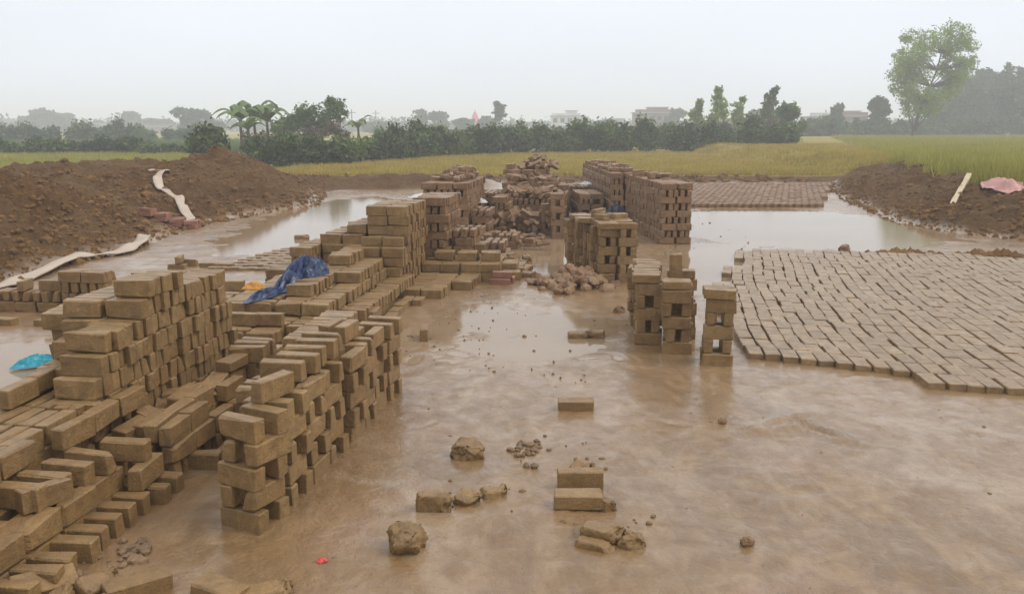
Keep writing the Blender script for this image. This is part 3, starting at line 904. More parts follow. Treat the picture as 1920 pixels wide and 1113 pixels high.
# ---------------------------------------------------------------- drying fields
def drying_field():
    st = Stack('drying_bricks', 'broad floor of fresh mud bricks laid flat in curving rows to dry', mat='brick_field', cat='brick floor', seed=79, keep=300, jit=0.55)
    r = st.r
    ncol = 66
    for c in range(ncol):
        s0 = 1.03 + 0.1235 * c
        if c < 10: tf = 6.74 - 0.047 * c
        else: tf = 6.03 - 0.021 * (c - 10)
        tf = max(tf, 5.2)
        tend = 12.45 + 0.15 * fbm_s(c * 0.4) - 0.02 * max(0, c - 20)
        t = tf
        first = True
        while t < tend:
            dt = t - 6.3
            s = s0 + 0.018 * max(0, dt) ** 1.9 + 0.016 * math.sin(t * 2.3 + c * 0.15)
            lim = 1.10 if t < 9.7 else (1.42 if t < 11 else 1.74)
            if s > lim - 0.02:
                ln = 0.036 * max(0, dt) ** 0.9
                st.put(s + r.gauss(0, 0.006), t + 0.115 + r.gauss(0, 0.006), -0.018 + r.gauss(0, 0.002), 'FL', -ln + r.gauss(0, 0.012), kind='brick', sc=1.10, kmax=9)
            t += 0.250 + r.uniform(0, 0.010) + (0.04 if r.random() < 0.03 else 0)
def fbm_s(x):
    return float(fbm(np.array(x), np.array(0.3), 2, 3)) * 2
drying_field()

def far_drying():
    st = Stack('drying_bricks', 'distant pinkish bed of bricks set on edge to dry before the far field', mat='brick_far', cat='brick floor', seed=83, keep=0, jit=1.2, ang=0)
    for i in range(46):
        for k in range(30):
            x = 2.9 + 0.165 * i + 0.08 * (k % 2); y = 19.5 + 0.255 * k
            if x > 7.0 + (y - 19.4) * 0.40 or x < 2.8 + (y - 19.5) * 0.1: continue
            st.put(x, y, -0.015, 'A', 0.6)
    st2 = Stack('drying_bricks', 'thin bed of bricks set out on the wet floor behind the blue tarpaulin', mat='brick_field', cat='brick floor', seed=89, keep=0, jit=1.2)
    for i in range(13):
        for k in range(9):
            st2.put(-5.0 + 0.2 * i + 0.03 * k, 10.3 + 0.22 * k, -0.025, 'FA', 0.35)
far_drying()

# ---------------------------------------------------------------- rubble and loose bricks
def rubble():
    st = Stack('clay_rubble', 'heap of broken reddish clay brick pieces before the waist-high towers', mat='brick_far', cat='rubble heap', seed=97, ang=0, org=(0.72, 9.75))
    r = st.r
    for k in range(120):
        a = r.gauss(0, 0.24); b = r.gauss(0, 0.26)
        h = 0.20 * math.exp(-((a / 0.27) ** 2 + (b / 0.3) ** 2))
        kd = r.choice(('broken', 'lump', 'lump2', 'broken', 'lump'))
        sc = r.uniform(0.08, 0.22) if kd.startswith('lump') else r.uniform(0.7, 1.15)
        st.put(a, b, max(-0.01, h * r.uniform(0.3, 1.0) - 0.02) - (HALF_Z['FA'] * (sc) if kd.startswith('lump') else 0) * 0.5, 'FA', r.uniform(-3, 3), (r.gauss(0, 0.5), r.gauss(0, 0.5)), kd, sc)
    st.put(-0.33, 0.05, -0.02, 'FA', 0.4, (0.1, 0.1), 'lump2', 0.24)
    st.put(0.36, 0.12, 0, 'A', 0.1)
rubble()

# ------------------------------------------------- drop buried bricks, make the objects
def cull_and_build():
    V = 0.03
    occ = set()
    gx = np.linspace(-BL / 2 + 0.008, BL / 2 - 0.008, 9); gy = np.linspace(-BT / 2 + 0.008, BT / 2 - 0.008, 3); gz = np.linspace(-BW / 2 + 0.008, BW / 2 - 0.008, 4)
    G = np.array([(a, b, c, 1) for a in gx for b in gy for c in gz])
    d = 0.03
    P = []
    for a in (-0.08, 0, 0.08):
        for c in (-0.03, 0.03):
            P += [(a, -BT / 2 - d, c), (a, BT / 2 + d, c)]
        for b in (-0.02, 0.02):
            P += [(a, b, -BW / 2 - d), (a, b, BW / 2 + d)]
    for b in (-0.02, 0.02):
        for c in (-0.03, 0.03):
            P += [(-BL / 2 - d, b, c), (BL / 2 + d, b, c)]
    P = np.array([(*p, 1) for p in P])
    mats = {}
    for st in STACKS:
        for i, (kd, k, m) in enumerate(st.b):
            if kd == 'brick':
                q = np.floor((G @ np.array(m).T)[:, :3] / V).astype(int)
                occ.update(map(tuple, q))
    total = 0
    for st in STACKS:
        kept = []
        for (kd, k, m) in st.b:
            A = np.array(m)
            if kd == 'brick':
                w_ = (P @ A.T)[:, :3]
                q = np.floor(w_ / V).astype(int)
                hid = sum(1 for z_, t_ in zip(w_[:, 2], map(tuple, q)) if t_ in occ or z_ < 0.0)
                if hid >= len(P) - 1: continue
            dist = A[0, 3] ** 2 + A[1, 3] ** 2
            kept.append((dist, kd, k, m))
        kept.sort(key=lambda t: t[0])
        c = np.array([np.array(x[3])[:3, 3] for x in kept])
        base = empty(st.name, (float(c[:, 0].mean()), float(c[:, 1].mean()), 0), -st.ang)
        tag(base, st.label, st.cat, st.group)
        inv = (Matrix.Translation(base.location) @ Matrix.Rotation(-st.ang, 4, 'Z')).inverted()
        for (dd, kd, k, m) in kept[:st.keep]:
            o = bpy.data.objects.new('brick' if kd in ('brick', 'broken') else 'clod', shared_mesh(kd, k, st.mat))
            C.objects.link(o); o.parent = base
            o.matrix_basis = inv @ m
        rest = kept[st.keep:]
        if rest:
            vv, ff, off = [], [], 0
            for (dd, kd, k, m) in rest:
                v, f = SHAPE_SETS[kd][k]
                A = np.array(inv @ m)
                vv.append(v @ A[:3, :3].T + A[:3, 3])
                ff += [[int(i) + off for i in q] for q in f]; off += len(v)
            o = mesh_obj('bricks', np.concatenate(vv), ff, M[st.mat], base)
            o['kind'] = 'stuff'
        total += len(kept)
        print('stack', st.label[:50], len(st.b), '->', len(kept))
    print('bricks kept', total)
cull_and_build()

def gz(x, y):
    return float(height(np.array(x), np.array(y))[0])

def loose(name, label, x, y, rz, o='FA', kind='brick', k=0, sc=1.0, mat='brick', sink=0.006, tilt=(0, 0), cat='brick', group=None):
    if kind != 'brick': sink += 0.012
    kind = {'broken': 'broken_fine', 'lump2': 'lump_fine'}.get(kind, kind)
    ob = bpy.data.objects.new(name, shared_mesh(kind, k, mat))
    C.objects.link(ob)
    hz = HALF_Z[o] if not kind.startswith('lump') else 0.36
    m = Matrix.Translation((x, y, max(0, gz(x, y)) + hz * sc - sink)) @ Matrix.Rotation(rz, 4, 'Z') @ Euler((tilt[0], tilt[1], 0)).to_matrix().to_4x4() @ Euler(ROT[o]).to_matrix().to_4x4() @ Matrix.Scale(sc, 4)
    ob.matrix_world = m
    return tag(ob, label, cat, group)

loose('brick', 'single whole brick lying alone in the middle of the wet floor', 0.415, 5.30, 0.0, 'FA', k=1)
loose('brick', 'brick end standing alone on the floor beside the low rows', -0.76, 7.2, 0.05, 'L', k=2, sink=0.0)
loose('broken_brick', 'longer broken brick piece lying flat near the tower cluster', 0.58, 7.24, 0.03, 'FA', 'broken', 4, 1.0, sink=0.01)
loose('broken_brick', 'small broken brick butted against the longer piece near the tower cluster', 0.74, 7.25, 3.1, 'FA', 'broken', 1, 1.0, sink=0.0)
loose('clay_lump', 'rough round eroded clay lump left of the crumbled mud', -0.245, 4.48, 0.4, 'A', 'lump2', 0, 0.165, cat='clay lump', sink=0.03)
loose('brick', 'upper of two dark bricks set on edge one before the other', 0.345, 4.06, 0.0, 'A', k=5, sink=0.012)
loose('brick', 'lower of two dark bricks, crumbling at its right end', 0.315, 3.82, -0.02, 'FA', k=6, sink=0.0)
loose('broken_brick', 'crumbled brick end lying against the lower dark brick', 0.455, 3.80, 0.4, 'A', 'broken', 3, 0.9, sink=0.03)
loose('broken_brick', 'ragged clay piece just behind the upper dark brick', 0.36, 4.28, -0.5, 'FA', 'broken', 3, 1.1, sink=0.03, tilt=(0.2, 0.2))
loose('broken_brick', 'slanted broken brick with a split side, nearest on the open floor', 0.40, 3.50, -0.45, 'FA', 'broken', 4, 1.0, sink=0.0)
loose('broken_brick', 'thin slab split off along the slanted broken brick', 0.36, 3.42, -0.45, 'A', 'broken', 4, 0.95, sink=0.06)
loose('clay_lump', 'clay lump at the lower end of the slanted broken brick', 0.52, 3.44, 0.2, 'FA', 'lump2', 2, 0.11, cat='clay lump', sink=0.03)
loose('brick', 'half brick with square face left of the open floor debris', -0.375, 3.80, 0.02, 'A', 'broken', 2, 1.0, sink=0.01)
loose('broken_brick', 'crumbled wedge of brick touching the square half brick', -0.22, 3.88, -0.5, 'FA', 'broken', 0, 1.0, sink=0.015, tilt=(0.2, 0.1))
loose('broken_brick', 'crumbled strip of brick trailing away from the half brick', -0.09, 3.96, 0.25, 'FA', 'broken', 1, 0.95, sink=0.025, tilt=(-0.15, 0.1))
loose('clay_lump', 'squat brown clay lump standing nearest the towers on the floor', -0.455, 3.42, 0.1, 'A', 'lump2', 3, 0.155, cat='clay lump', sink=0.0)
loose('brick', 'left of two bricks cut off by the bottom edge of the picture', -1.13, 3.02, -0.5, 'FA', k=8)
loose('brick', 'right of two bricks cut off by the bottom edge of the picture', -0.95, 3.02, 0.35, 'FA', 'broken', 4, 1.0, tilt=(0, 0.0))
loose('brick', 'brick tipped up at the foot of the near stepped stack', -1.83, 3.05, 0.8, 'FA', k=3, tilt=(0.5, 0.1), sink=0.0)
loose('brick', 'broad brick lying flat on the crumbs at the bottom of the picture', -1.47, 3.06, 0.7, 'FA', k=4, sc=1.05)
loose('broken_brick', 'tilted broken brick wedged among the crumbs at the bottom', -1.62, 3.06, 1.0, 'FA', 'broken', 2, 1.0, tilt=(0.3, 0.2), sink=0.0)
loose('broken_brick', 'broken brick half sunk between the tipped bricks at the bottom', -1.70, 2.93, 0.5, 'FA', 'broken', 5, 1.2, tilt=(0.1, -0.3), sink=0.01)
loose('brick', 'brick cut by the bottom edge between the tilted crumbs', -1.57, 2.82, 0.9, 'FA', k=9, tilt=(0.15, 0.0))
loose('clay_lump', 'dark oval clod lying alone at the lower right of the floor', 1.03, 3.46, 0.5, 'FA', 'lump2', 1, 0.062, cat='clay lump', mat='brick_far')
loose('clay_lump', 'small dark clod alone on the floor below the slim tower', 1.30, 5.02, 0.2, 'FA', 'lump2', 4, 0.055, cat='clay lump', mat='brick_far')
loose('broken_brick', 'small broken brick in the water left of the tarpaulin', -3.45, 13.9, 0.1, 'FA', 'broken', 4, 1.2, cat='brick')
loose('clay_lump', 'small clod on the floor between rubble heap and tower cluster', 1.06, 8.25, 0.2, 'FA', 'lump2', 2, 0.10, cat='clay lump', mat='brick_far')
loose('clay_lump', 'dark clod at the far edge of the drying brick floor', 4.83, 12.3, 0.2, 'FA', 'lump2', 3, 0.16, cat='clay lump', mat='brick_far')

def join_lumps(name, pts, mat, label, cat, kind='stuff', parent=None):
    vv, ff, off = [], [], 0
    r = np.random.default_rng(len(pts))
    for (x, y, z, sc) in pts:
        v, f = LUMPS[r.integers(len(LUMPS))]
        a = r.uniform(0, 6.28); ca, sa = math.cos(a), math.sin(a)
        q = v * (sc * r.uniform(0.7, 1.3, 3))
        q = np.stack([q[:, 0] * ca - q[:, 1] * sa, q[:, 0] * sa + q[:, 1] * ca, q[:, 2]], 1) + (x, y, z)
        vv.append(q); ff += [[int(i) + off for i in t] for t in f]; off += len(v)
    o = mesh_obj(name, np.concatenate(vv), ff, mat, parent)
    return tag(o, label, cat, kind=kind)

M['soil'] = plain('dug_soil', (0.16, 0.086, 0.034), 0.9, 0.35, 3, 0.08)
M['clod'] = plain('mud_crumbs', (0.17, 0.105, 0.055), 0.6, 0.4, 9)
def crumbs():
    r = np.random.default_rng(5)
    pts = []
    def cl(cx, cy, n, sp, s0, s1):
        for _ in range(n):
            pts.append((cx + r.normal(0, sp), cy + r.normal(0, sp), 0.012, r.uniform(s0, s1)))
    cl(0.11, 4.55, 26, 0.06, 0.015, 0.055)
    cl(0.10, 4.32, 3, 0.02, 0.03, 0.05)
    cl(0.2, 4.62, 10, 0.12, 0.01, 0.03)
    cl(0.35, 4.38, 10, 0.08, 0.01, 0.035)
    cl(-1.62, 3.36, 26, 0.055, 0.015, 0.07)
    cl(-1.62, 3.02, 44, 0.13, 0.015, 0.06)
    cl(-2.0, 3.85, 26, 0.09, 0.01, 0.05)
    cl(0.42, 3.62, 14, 0.12, 0.008, 0.03)
    cl(-0.15, 3.92, 22, 0.10, 0.008, 0.035)
    cl(-1.0, 5.9, 12, 0.1, 0.01, 0.03)
    cl(0.3, 6.1, 10, 0.2, 0.01, 0.03)
    for _ in range(380):
        x, y = r.uniform(-2.0, 4.0), 2.9 + 16 * r.random() ** 1.6
        if y > 5.9 and x > 1.4 + 0.0 * y and y < 12.6: continue
        pts.append((x, y, 0.003, (0.007 + 0.017 * r.random() ** 2) * (1 + y / 14)))
    for _ in range(130):
        s = r.uniform(-1.75, -0.9) ; t = r.uniform(5.8, 12)
        pts.append((s * math.cos(GA) + t * math.sin(GA), -s * math.sin(GA) + t * math.cos(GA), 0.003, 0.009 + 0.022 * r.random() ** 2.5))
    join_lumps('mud_crumbs', pts, M['clod'], 'crumbs and grit of broken mud strewn over the wet floor', 'crumbs')
    pts = []
    for _ in range(240):
        u = r.random()
        x = 5.0 + 3.4 * u; y = 12.1 - 0.5 * u + r.normal(0, 0.07)
        pts.append((x, y, 0.01, r.uniform(0.05, 0.15) * (0.5 + abs(math.sin(u * 9)))))
    join_lumps('mud_ridge', pts, M['soil'], 'low ridge of dark mud along the far edge of the drying bricks', 'mud ridge', kind='thing')
    pts = []
    for _ in range(12000):
        if r.random() < 0.66:
            y = r.uniform(7.5, 26); x = np.interp(y, [p[1] for p in LEFT_FOOT], [p[0] for p in LEFT_FOOT]) - abs(r.normal(0, 2.2)) + 0.15
        else:
            y = r.uniform(12.5, 28); x = np.interp(y, [p[1] for p in RIGHT_FOOT], [p[0] for p in RIGHT_FOOT]) + abs(r.normal(0, 1.5)) - 0.1
        pts.append((x, y, 0, 0.02 + 0.08 * r.random() ** 3 + (0.12 * r.random() if r.random() < 0.04 else 0)))
    pts += [(r.uniform(-6, 10), 28.6 + r.normal(0, 0.35), 0, r.uniform(0.06, 0.22)) for _ in range(260)]
    z = height(np.array([p[0] for p in pts]), np.array([p[1] for p in pts]))[0]
    pts = [(p[0], p[1], max(0.0, float(zz)) + p[3] * 0.1, p[3]) for p, zz in zip(pts, z)]
    join_lumps('soil_clods', pts, M['soil'], 'loose clods of dug soil covering the earth banks', 'soil clods')
crumbs()

# ---------------------------------------------------------------- cloths, strips and litter
def ribbon(name, label, pts, width, mat, cat, thick=0.012, on_ground=True, lift=0.03):
    """pts: (x, y, z) centre line; a band of given width lying across it"""
    P = [Vector(p) for p in pts]
    fine = []
    n = 7
    for i in range(len(P) - 1):
        p0 = P[max(0, i - 1)]; p1 = P[i]; p2 = P[i + 1]; p3 = P[min(len(P) - 1, i + 2)]
        for k in range(n):
            u = k / n
            fine.append(0.5 * ((2 * p1) + (p2 - p0) * u + (2 * p0 - 5 * p1 + 4 * p2 - p3) * u * u + (3 * p1 - p0 - 3 * p2 + p3) * u ** 3))
    fine.append(P[-1])
    vv, ff = [], []
    zl = []
    for i, p in enumerate(fine):
        d = (fine[min(i + 1, len(fine) - 1)] - fine[max(i - 1, 0)]); d.z = 0
        side = Vector((d.y, -d.x, 0)).normalized() * width * 0.5
        zl.append(max(0, gz(p.x, p.y), 0.7 * gz(p.x + side.x, p.y + side.y), 0.7 * gz(p.x - side.x, p.y - side.y)))
    for _ in range(2):
        zl = [max(zl[i], (zl[max(0, i - 1)] + zl[i] + zl[min(len(zl) - 1, i + 1)]) / 3) for i in range(len(zl))]
    cant = [0.03 * math.sin(i * 0.4) for i in range(len(zl))]
    for i, p in enumerate(fine):
        d = (fine[min(i + 1, len(fine) - 1)] - fine[max(i - 1, 0)]); d.z = 0
        side = Vector((d.y, -d.x, 0)).normalized()
        for k in range(5):
            a = (k / 4 - 0.5) * width * (1 + 0.12 * math.sin(i * 0.9))
            q = p + side * a
            zz = zl[i] + lift + 0.010 * math.sin(i * 0.7 + k) + (k / 4 - 0.5) * cant[i]
            vv.append((q.x, q.y, zz))
    for i in range(len(fine) - 1):
        for k in range(4):
            a = i * 5 + k
            ff.append((a, a + 1, a + 6, a + 5))
    o = mesh_obj(name, vv, ff, mat, smooth=True)
    s = o.modifiers.new('thick', 'SOLIDIFY'); s.thickness = thick
    return tag(o, label, cat)

def crumple(name, label, cx, cy, zb, lx, ly, hgt, rz, mat, cat, seed=1, n=34, fold=3.5, shape=None):
    """a crumpled sheet: uneven outline, sharp folds, edge resting on zb"""
    g = np.linspace(-1, 1, n)
    U, W = np.meshgrid(g, g)
    ang = np.arctan2(W, U)
    rad = np.sqrt(U ** 2 + W ** 2)
    lim = 0.80 + 0.25 * fbm(np.cos(ang) * 1.5 + seed, np.sin(ang) * 1.5, 3, seed)
    sc = np.where(np.maximum(abs(U), abs(W)) > 0, rad / np.maximum(np.maximum(abs(U), abs(W)), 1e-6), 1)
    X = U / sc * lim * lx / 2 * 1.2; Y = W / sc * lim * ly / 2 * 1.2
    r01 = np.maximum(abs(U), abs(W))
    ridg = 1 - np.abs(2 * fbm(U * fold + seed * 3, W * fold, 3, seed + 9)) * 2.2
    Z = hgt * ((1 - r01 ** 2) * (0.45 + 0.6 * (shape(U, W) if shape else 0.5)) + 0.32 * (ridg - 0.5) * (1 - r01 ** 4))
    Z = np.maximum(Z, 0.0) + 0.012 * np.abs(fbm(U * 9, W * 9, 2, seed + 4))
    ca, sa = math.cos(rz), math.sin(rz)
    co = np.stack([(X * ca - Y * sa).ravel(), (X * sa + Y * ca).ravel(), Z.ravel()], 1)
    idx = np.arange(n * n).reshape(n, n)
    q = np.stack([idx[:-1, :-1].ravel(), idx[:-1, 1:].ravel(), idx[1:, 1:].ravel(), idx[1:, :-1].ravel()], 1)
    o = mesh_obj(name, co, q, mat)
    o.location = (cx, cy, zb)
    m = o.modifiers.new('thick', 'SOLIDIFY'); m.thickness = 0.006
    return tag(o, label, cat)

def st2xy(s, t):
    return s * math.cos(GA) + t * math.sin(GA), -s * math.sin(GA) + t * math.cos(GA)

x, y = st2xy(-2.90, 7.72)
crumple('blue_tarpaulin', 'crumpled dark blue tarpaulin thrown over the terraced brick bank', x, y, 3 * BW + 0.01, 0.52, 0.85, 0.30, -0.30, M['tarp_blue'], 'tarpaulin', 3, 40, 3.2, lambda u, v: np.clip(0.5 + 0.6 * v, 0, 1.2))
x, y = st2xy(-3.04, 7.12)
crumple('blue_tarpaulin_end', 'trailing blue end of sheet hanging off the tarpaulin towards the bricks', x, y, 3 * BW + 0.005, 0.13, 0.62, 0.09, -0.35, M['tarp_blue'], 'tarpaulin', 6, 20)
x, y = st2xy(-3.28, 6.62)
crumple('yellow_sack', 'dusty yellow sack lying against the tall stack end', x, y, 2 * BW, 0.34, 0.36, 0.16, 0.2, M['yellow'], 'sack', 8, 22)
x, y = st2xy(-3.33, 7.55)
crumple('orange_cloth', 'orange rag lying left of the blue tarpaulin', x, y, 3 * BW, 0.22, 0.17, 0.07, 0.1, M['orange'], 'cloth', 9, 20)
x, y = st2xy(-3.33, 4.75)
crumple('turquoise_rag', 'turquoise plastic rag trailing on the wet floor behind the tall left stack', -3.62, 6.30, 0.015, 0.40, 0.11, 0.10, 0.50, M['cyan'], 'rag', 12, 24)
crumple('blue_tarpaulin', 'small dark blue sheet lying between the blocks at the foot of the long wall', 1.9, 15.6, 0.12, 0.55, 0.5, 0.34, 0.0, M['tarp_black'], 'tarpaulin', 15, 24)
x, y = st2xy(-2.72, 12.2)
crumple('white_sheet', 'pale plastic sheet lying on bricks left of the tall slotted block', x, y, 0.80, 0.45, 0.35, 0.06, 0.1, M['white'], 'sheet', 17, 22)
x, y = st2xy(-2.2, 14.3)
crumple('white_sheet', 'small pale sheet hanging between the slotted block and the heap', x, y, 0.55, 0.22, 0.22, 0.08, 0.1, M['white'], 'sheet', 18, 18)
crumple('white_sheet', 'white plastic scrap on the low blocks before the long wall', 1.55, 18.0, 0.62, 0.26, 0.22, 0.08, 0.1, M['white'], 'sheet', 19, 18)
crumple('red_litter', 'tiny scrap of red plastic on the mud near the towers', -0.80, 3.30, 0.012, 0.05, 0.035, 0.02, 0.3, M['redlitter'], 'litter', 21, 10)
pk_ = crumple('pink_sheet', 'faded pink sheet spread over the right earth bank', 9.85, 16.7, gz(9.85, 16.7) - 0.02, 1.2, 1.6, 0.13, 0.2, M['pinkcloth'], 'sheet', 23, 30)
pk_.location.z = 0
pc_ = np.array([v_.co[:] for v_ in pk_.data.vertices])          # the sheet lies on the uneven soil
pg_ = np.max([height(9.85 + pc_[:, 0] + dx, 16.7 + pc_[:, 1] + dy)[0] for dx, dy in ((0, 0), (0.06, 0), (-0.06, 0), (0, 0.06), (0, -0.06))], axis=0)
for v_, z_ in zip(pk_.data.vertices, pg_):
    v_.co.z = v_.co.z * 0.8 + 0.05 + float(z_)

M['hose_line'] = M['hose']
ribbon('canvas_hose', 'long pale flat hose lying along the foot of the left earth mound',
       [(-5.7, 7.9, 0), (-5.72, 9.4, 0), (-5.78, 10.1, 0), (-5.88, 11.0, 0), (-5.9, 11.6, 0), (-5.72, 11.9, 0), (-5.62, 12.2, 0), (-5.7, 12.9, 0), (-5.85, 13.5, 0)], 0.21, M['hose'], 'hose', 0.02, True, 0.05)
ribbon('canvas_hose', 'short pale strip twisting down the slope of the left earth mound',
       [(-8.0, 19.1, 0), (-7.55, 18.8, 0), (-7.5, 18.2, 0), (-7.1, 17.5, 0), (-6.75, 17.3, 0), (-6.42, 16.6, 0), (-6.0, 15.9, 0), (-6.0, 15.4, 0)], 0.17, M['hose'], 'hose', 0.02, True, 0.06)
x0, y0 = 8.75, 17.2
def stick():
    a = Vector((8.55, 16.6, gz(8.55, 16.6) + 0.03)); b = Vector((9.35, 17.6, gz(9.35, 17.6) + 0.10))
    lift = max(gz(a.x + (b.x - a.x) * q / 12, a.y + (b.y - a.y) * q / 12) - (a.z + (b.z - a.z) * q / 12) for q in range(13))
    a.z += lift + 0.03; b.z += lift + 0.03
    d = (b - a); L = d.length; d.normalize()
    s = d.cross(Vector((0, 0, 1))).normalized(); u = s.cross(d)
    vv, ff = [], []
    for i in range(9):
        t_ = i / 8
        for (p, q) in ((-1, -1), (1, -1), (1, 1), (-1, 1)):
            vv.append(a + d * (L * t_) + s * p * (0.045 + 0.006 * math.sin(i * 2)) + u * q * 0.018 + u * 0.012 * math.sin(i * 0.8))
    for i in range(8):
        for k in range(4):
            ff.append((i * 4 + k, i * 4 + (k + 1) % 4, i * 4 + 4 + (k + 1) % 4, i * 4 + 4 + k))
    ff += [(3, 2, 1, 0), (32, 33, 34, 35)]
    o = mesh_obj('plank', [tuple(v) for v in vv], ff, M['wood'])
    tag(o, 'pale wooden plank leaning on the right earth bank', 'plank')
stick()
st_red = empty('red_brick_pile', (-6.15, 15.3, 0)); tag(st_red, 'low pile of burnt red bricks at the foot of the left mound', 'brick pile')
rr_ = random.Random(4)
for k in range(16):
    o = bpy.data.objects.new('brick', shared_mesh('brick', k % 14, 'brick_red')); C.objects.link(o); o.parent = st_red
    lx, ly = (k % 4) * 0.26 - 0.4, (k // 8) * 0.13
    lz = max(0, gz(-6.15 + lx, 15.3 + ly)) + 0.04 + 0.07 * ((k // 4) % 2)
    o.matrix_basis = Matrix.Translation((lx, ly, lz)) @ Matrix.Rotation(rr_.uniform(-.3, .3), 4, 'Z') @ Matrix.Rotation(math.pi / 2, 4, 'X')

# ---------------------------------------------------------------- vegetation
F = 1600.0
def far(px, D):
    """x of a thing seen at picture column px from distance D"""
    return (px - 960) / F * D * 0.983
def top(py, D):
    return CAM_H + (238 - py) / F * D * 0.983

def leaves_mesh(pos, size, rng, up=0.0, elong=1.0):
    """pos (n,3) -> quads of random orientation"""
    n = len(pos)
    a = rng.normal(0, 1, (n, 3)); a[:, 2] += up
    a /= np.linalg.norm(a, axis=1)[:, None]
    b = rng.normal(0, 1, (n, 3)); b -= (a * b).sum(1)[:, None] * a
    b /= np.linalg.norm(b, axis=1)[:, None] + 1e-9
    s = (size * rng.uniform(0.55, 1.45, n))[:, None]
    a = a * s * elong; b = b * s * 0.6
    v = np.stack([pos - a, pos + b * 0.9, pos + a, pos - b * 0.9], 1).reshape(-1, 3)
    q = np.arange(4 * n).reshape(n, 4)
    return v, q

def ellipsoid(rng, n, c, r, shell=0.45):
    d = rng.normal(0, 1, (n, 3)); d /= np.linalg.norm(d, axis=1)[:, None]
    rad = rng.uniform(shell, 1.0, n) ** 0.6 * (1 + 0.18 * rng.normal(0, 1, n))
    return np.array(c) + d * rad[:, None] * np.array(r)

def tube(vv, ff, pts, r0, r1, n=6):
    base = len(vv)
    P = [Vector(p) for p in pts]
    for i, p in enumerate(P):
        d = (P[min(i + 1, len(P) - 1)] - P[max(i - 1, 0)]).normalized()
        u = d.orthogonal().normalized(); w_ = d.cross(u)
        rr = r0 + (r1 - r0) * i / max(1, len(P) - 1)
        for k in range(n):
            a = 2 * math.pi * k / n
            vv.append(tuple(p + (u * math.cos(a) + w_ * math.sin(a)) * rr))
    for i in range(len(P) - 1):
        for k in range(n):
            ff.append((base + i * n + k, base + i * n + (k + 1) % n, base + (i + 1) * n + (k + 1) % n, base + (i + 1) * n + k))
    ff.append(tuple(base + k for k in range(n))[::-1])
    ff.append(tuple(base + (len(P) - 1) * n + k for k in range(n)))

def tree(name, label, x, y, clumps, trunk, mat, leaf, per, seed, limbs=True, cat='tree', group=None, r0=0.12, z0=0.0, up=0.0, elong=1.0, shell=0.45):
    """clumps: (dx,dy,z,rx,ry,rz); trunk: list of (dx,dy,z)"""
    rng = np.random.default_rng(seed); rp = random.Random(seed)
    root = empty(name, (x, y, z0)); tag(root, label, cat, group)
    vv, ff = [], []
    tube(vv, ff, trunk, r0, r0 * 0.35, 7)
    if limbs:
        for (a, b, c, rx, ry, rz) in clumps:
            k = max(0, min(len(trunk) - 2, int(len(trunk) * 0.55)))
            best = min(trunk[1:], key=lambda p: (p[0] - a) ** 2 + (p[1] - b) ** 2 + (p[2] - (c - rz)) ** 2 + (50 if p[2] > c else 0))
            m = ((best[0] + a) / 2 + rp.uniform(-.1, .1) * rx, (best[1] + b) / 2, (best[2] + c) / 2 - 0.1 * rz)
            tube(vv, ff, [best, m, (a, b, c)], r0 * 0.42, r0 * 0.1, 5)
    mesh_obj('trunk', vv, ff, M['bark'], root)
    pos = []
    for (a, b, c, rx, ry, rz) in clumps:
        n = int(per * (rx + 0.25) * (rz + 0.25))
        # a clump is itself made of small tufts so the outline stays ragged
        nt_ = max(9, int(14 + 4 * rx))
        cs = ellipsoid(rng, nt_, (a, b, c), (rx * 0.8, ry * 0.8, rz * 0.8), shell)
        for q in cs:
            f_ = rng.uniform(0.28, 0.6)
            pos.append(ellipsoid(rng, max(4, n // nt_), q, (rx * f_, ry * f_, rz * f_), 0.1))
    v, q = leaves_mesh(np.concatenate(pos), leaf, rng, up, elong)
    mesh_obj('crown', v, q, M[mat], root)
    return root

def simple_tree(name, label, px, ytop, hw, D, mat, seed, shape='round', ybase=248, per=120, leaf=None, group=None, cat='tree', depth=0.8):
    rp = random.Random(seed)
    x = far(px, D); H = top(ytop, D); Wd = hw / F * D * (1.55 if shape == 'cone' else 1.25)
    leaf = leaf or max(0.10, 0.0022 * D)
    cl = []
    if shape == 'round':
        for k in range(7):
            a = rp.uniform(-0.6, 0.6); z = rp.uniform(0.40, 0.86)
            cl.append((a * Wd, rp.uniform(-.5, .5) * Wd * depth, z * H, Wd * 0.48, Wd * 0.48 * depth, H * 0.17))
        cl.append((0, 0, H * 0.84, Wd * 0.42, Wd * 0.4, H * 0.15)); cl.append((0, 0, H * 0.34, Wd * 0.7, Wd * 0.6, H * 0.2))
    elif shape == 'cone':
        for k in range(8):
            u = k / 7
            wv_ = Wd * (1.0 - 0.72 * u ** 1.3)
            cl.append((rp.uniform(-.2, .2) * Wd, rp.uniform(-.2, .2) * Wd, H * (0.14 + 0.80 * u), wv_, wv_ * 0.8, H * 0.085))
    elif shape == 'tall':
        for k in range(6):
            cl.append((rp.uniform(-.3, .3) * Wd, rp.uniform(-.3, .3) * Wd, H * (0.55 + 0.42 * k / 5), Wd * rp.uniform(.4, .75), Wd * .5, H * 0.08))
    trunk = [(0, 0, -0.2), (0.03 * H, 0, H * 0.3), (0.0, 0, H * 0.6), (0, 0, H * 0.9)]
    return tree(name, label, x, D, cl, trunk, mat, leaf, per * 1.6 * (60.0 / D) ** 0.7, seed, r0=max(0.05, 0.016 * H), cat=cat, group=group)

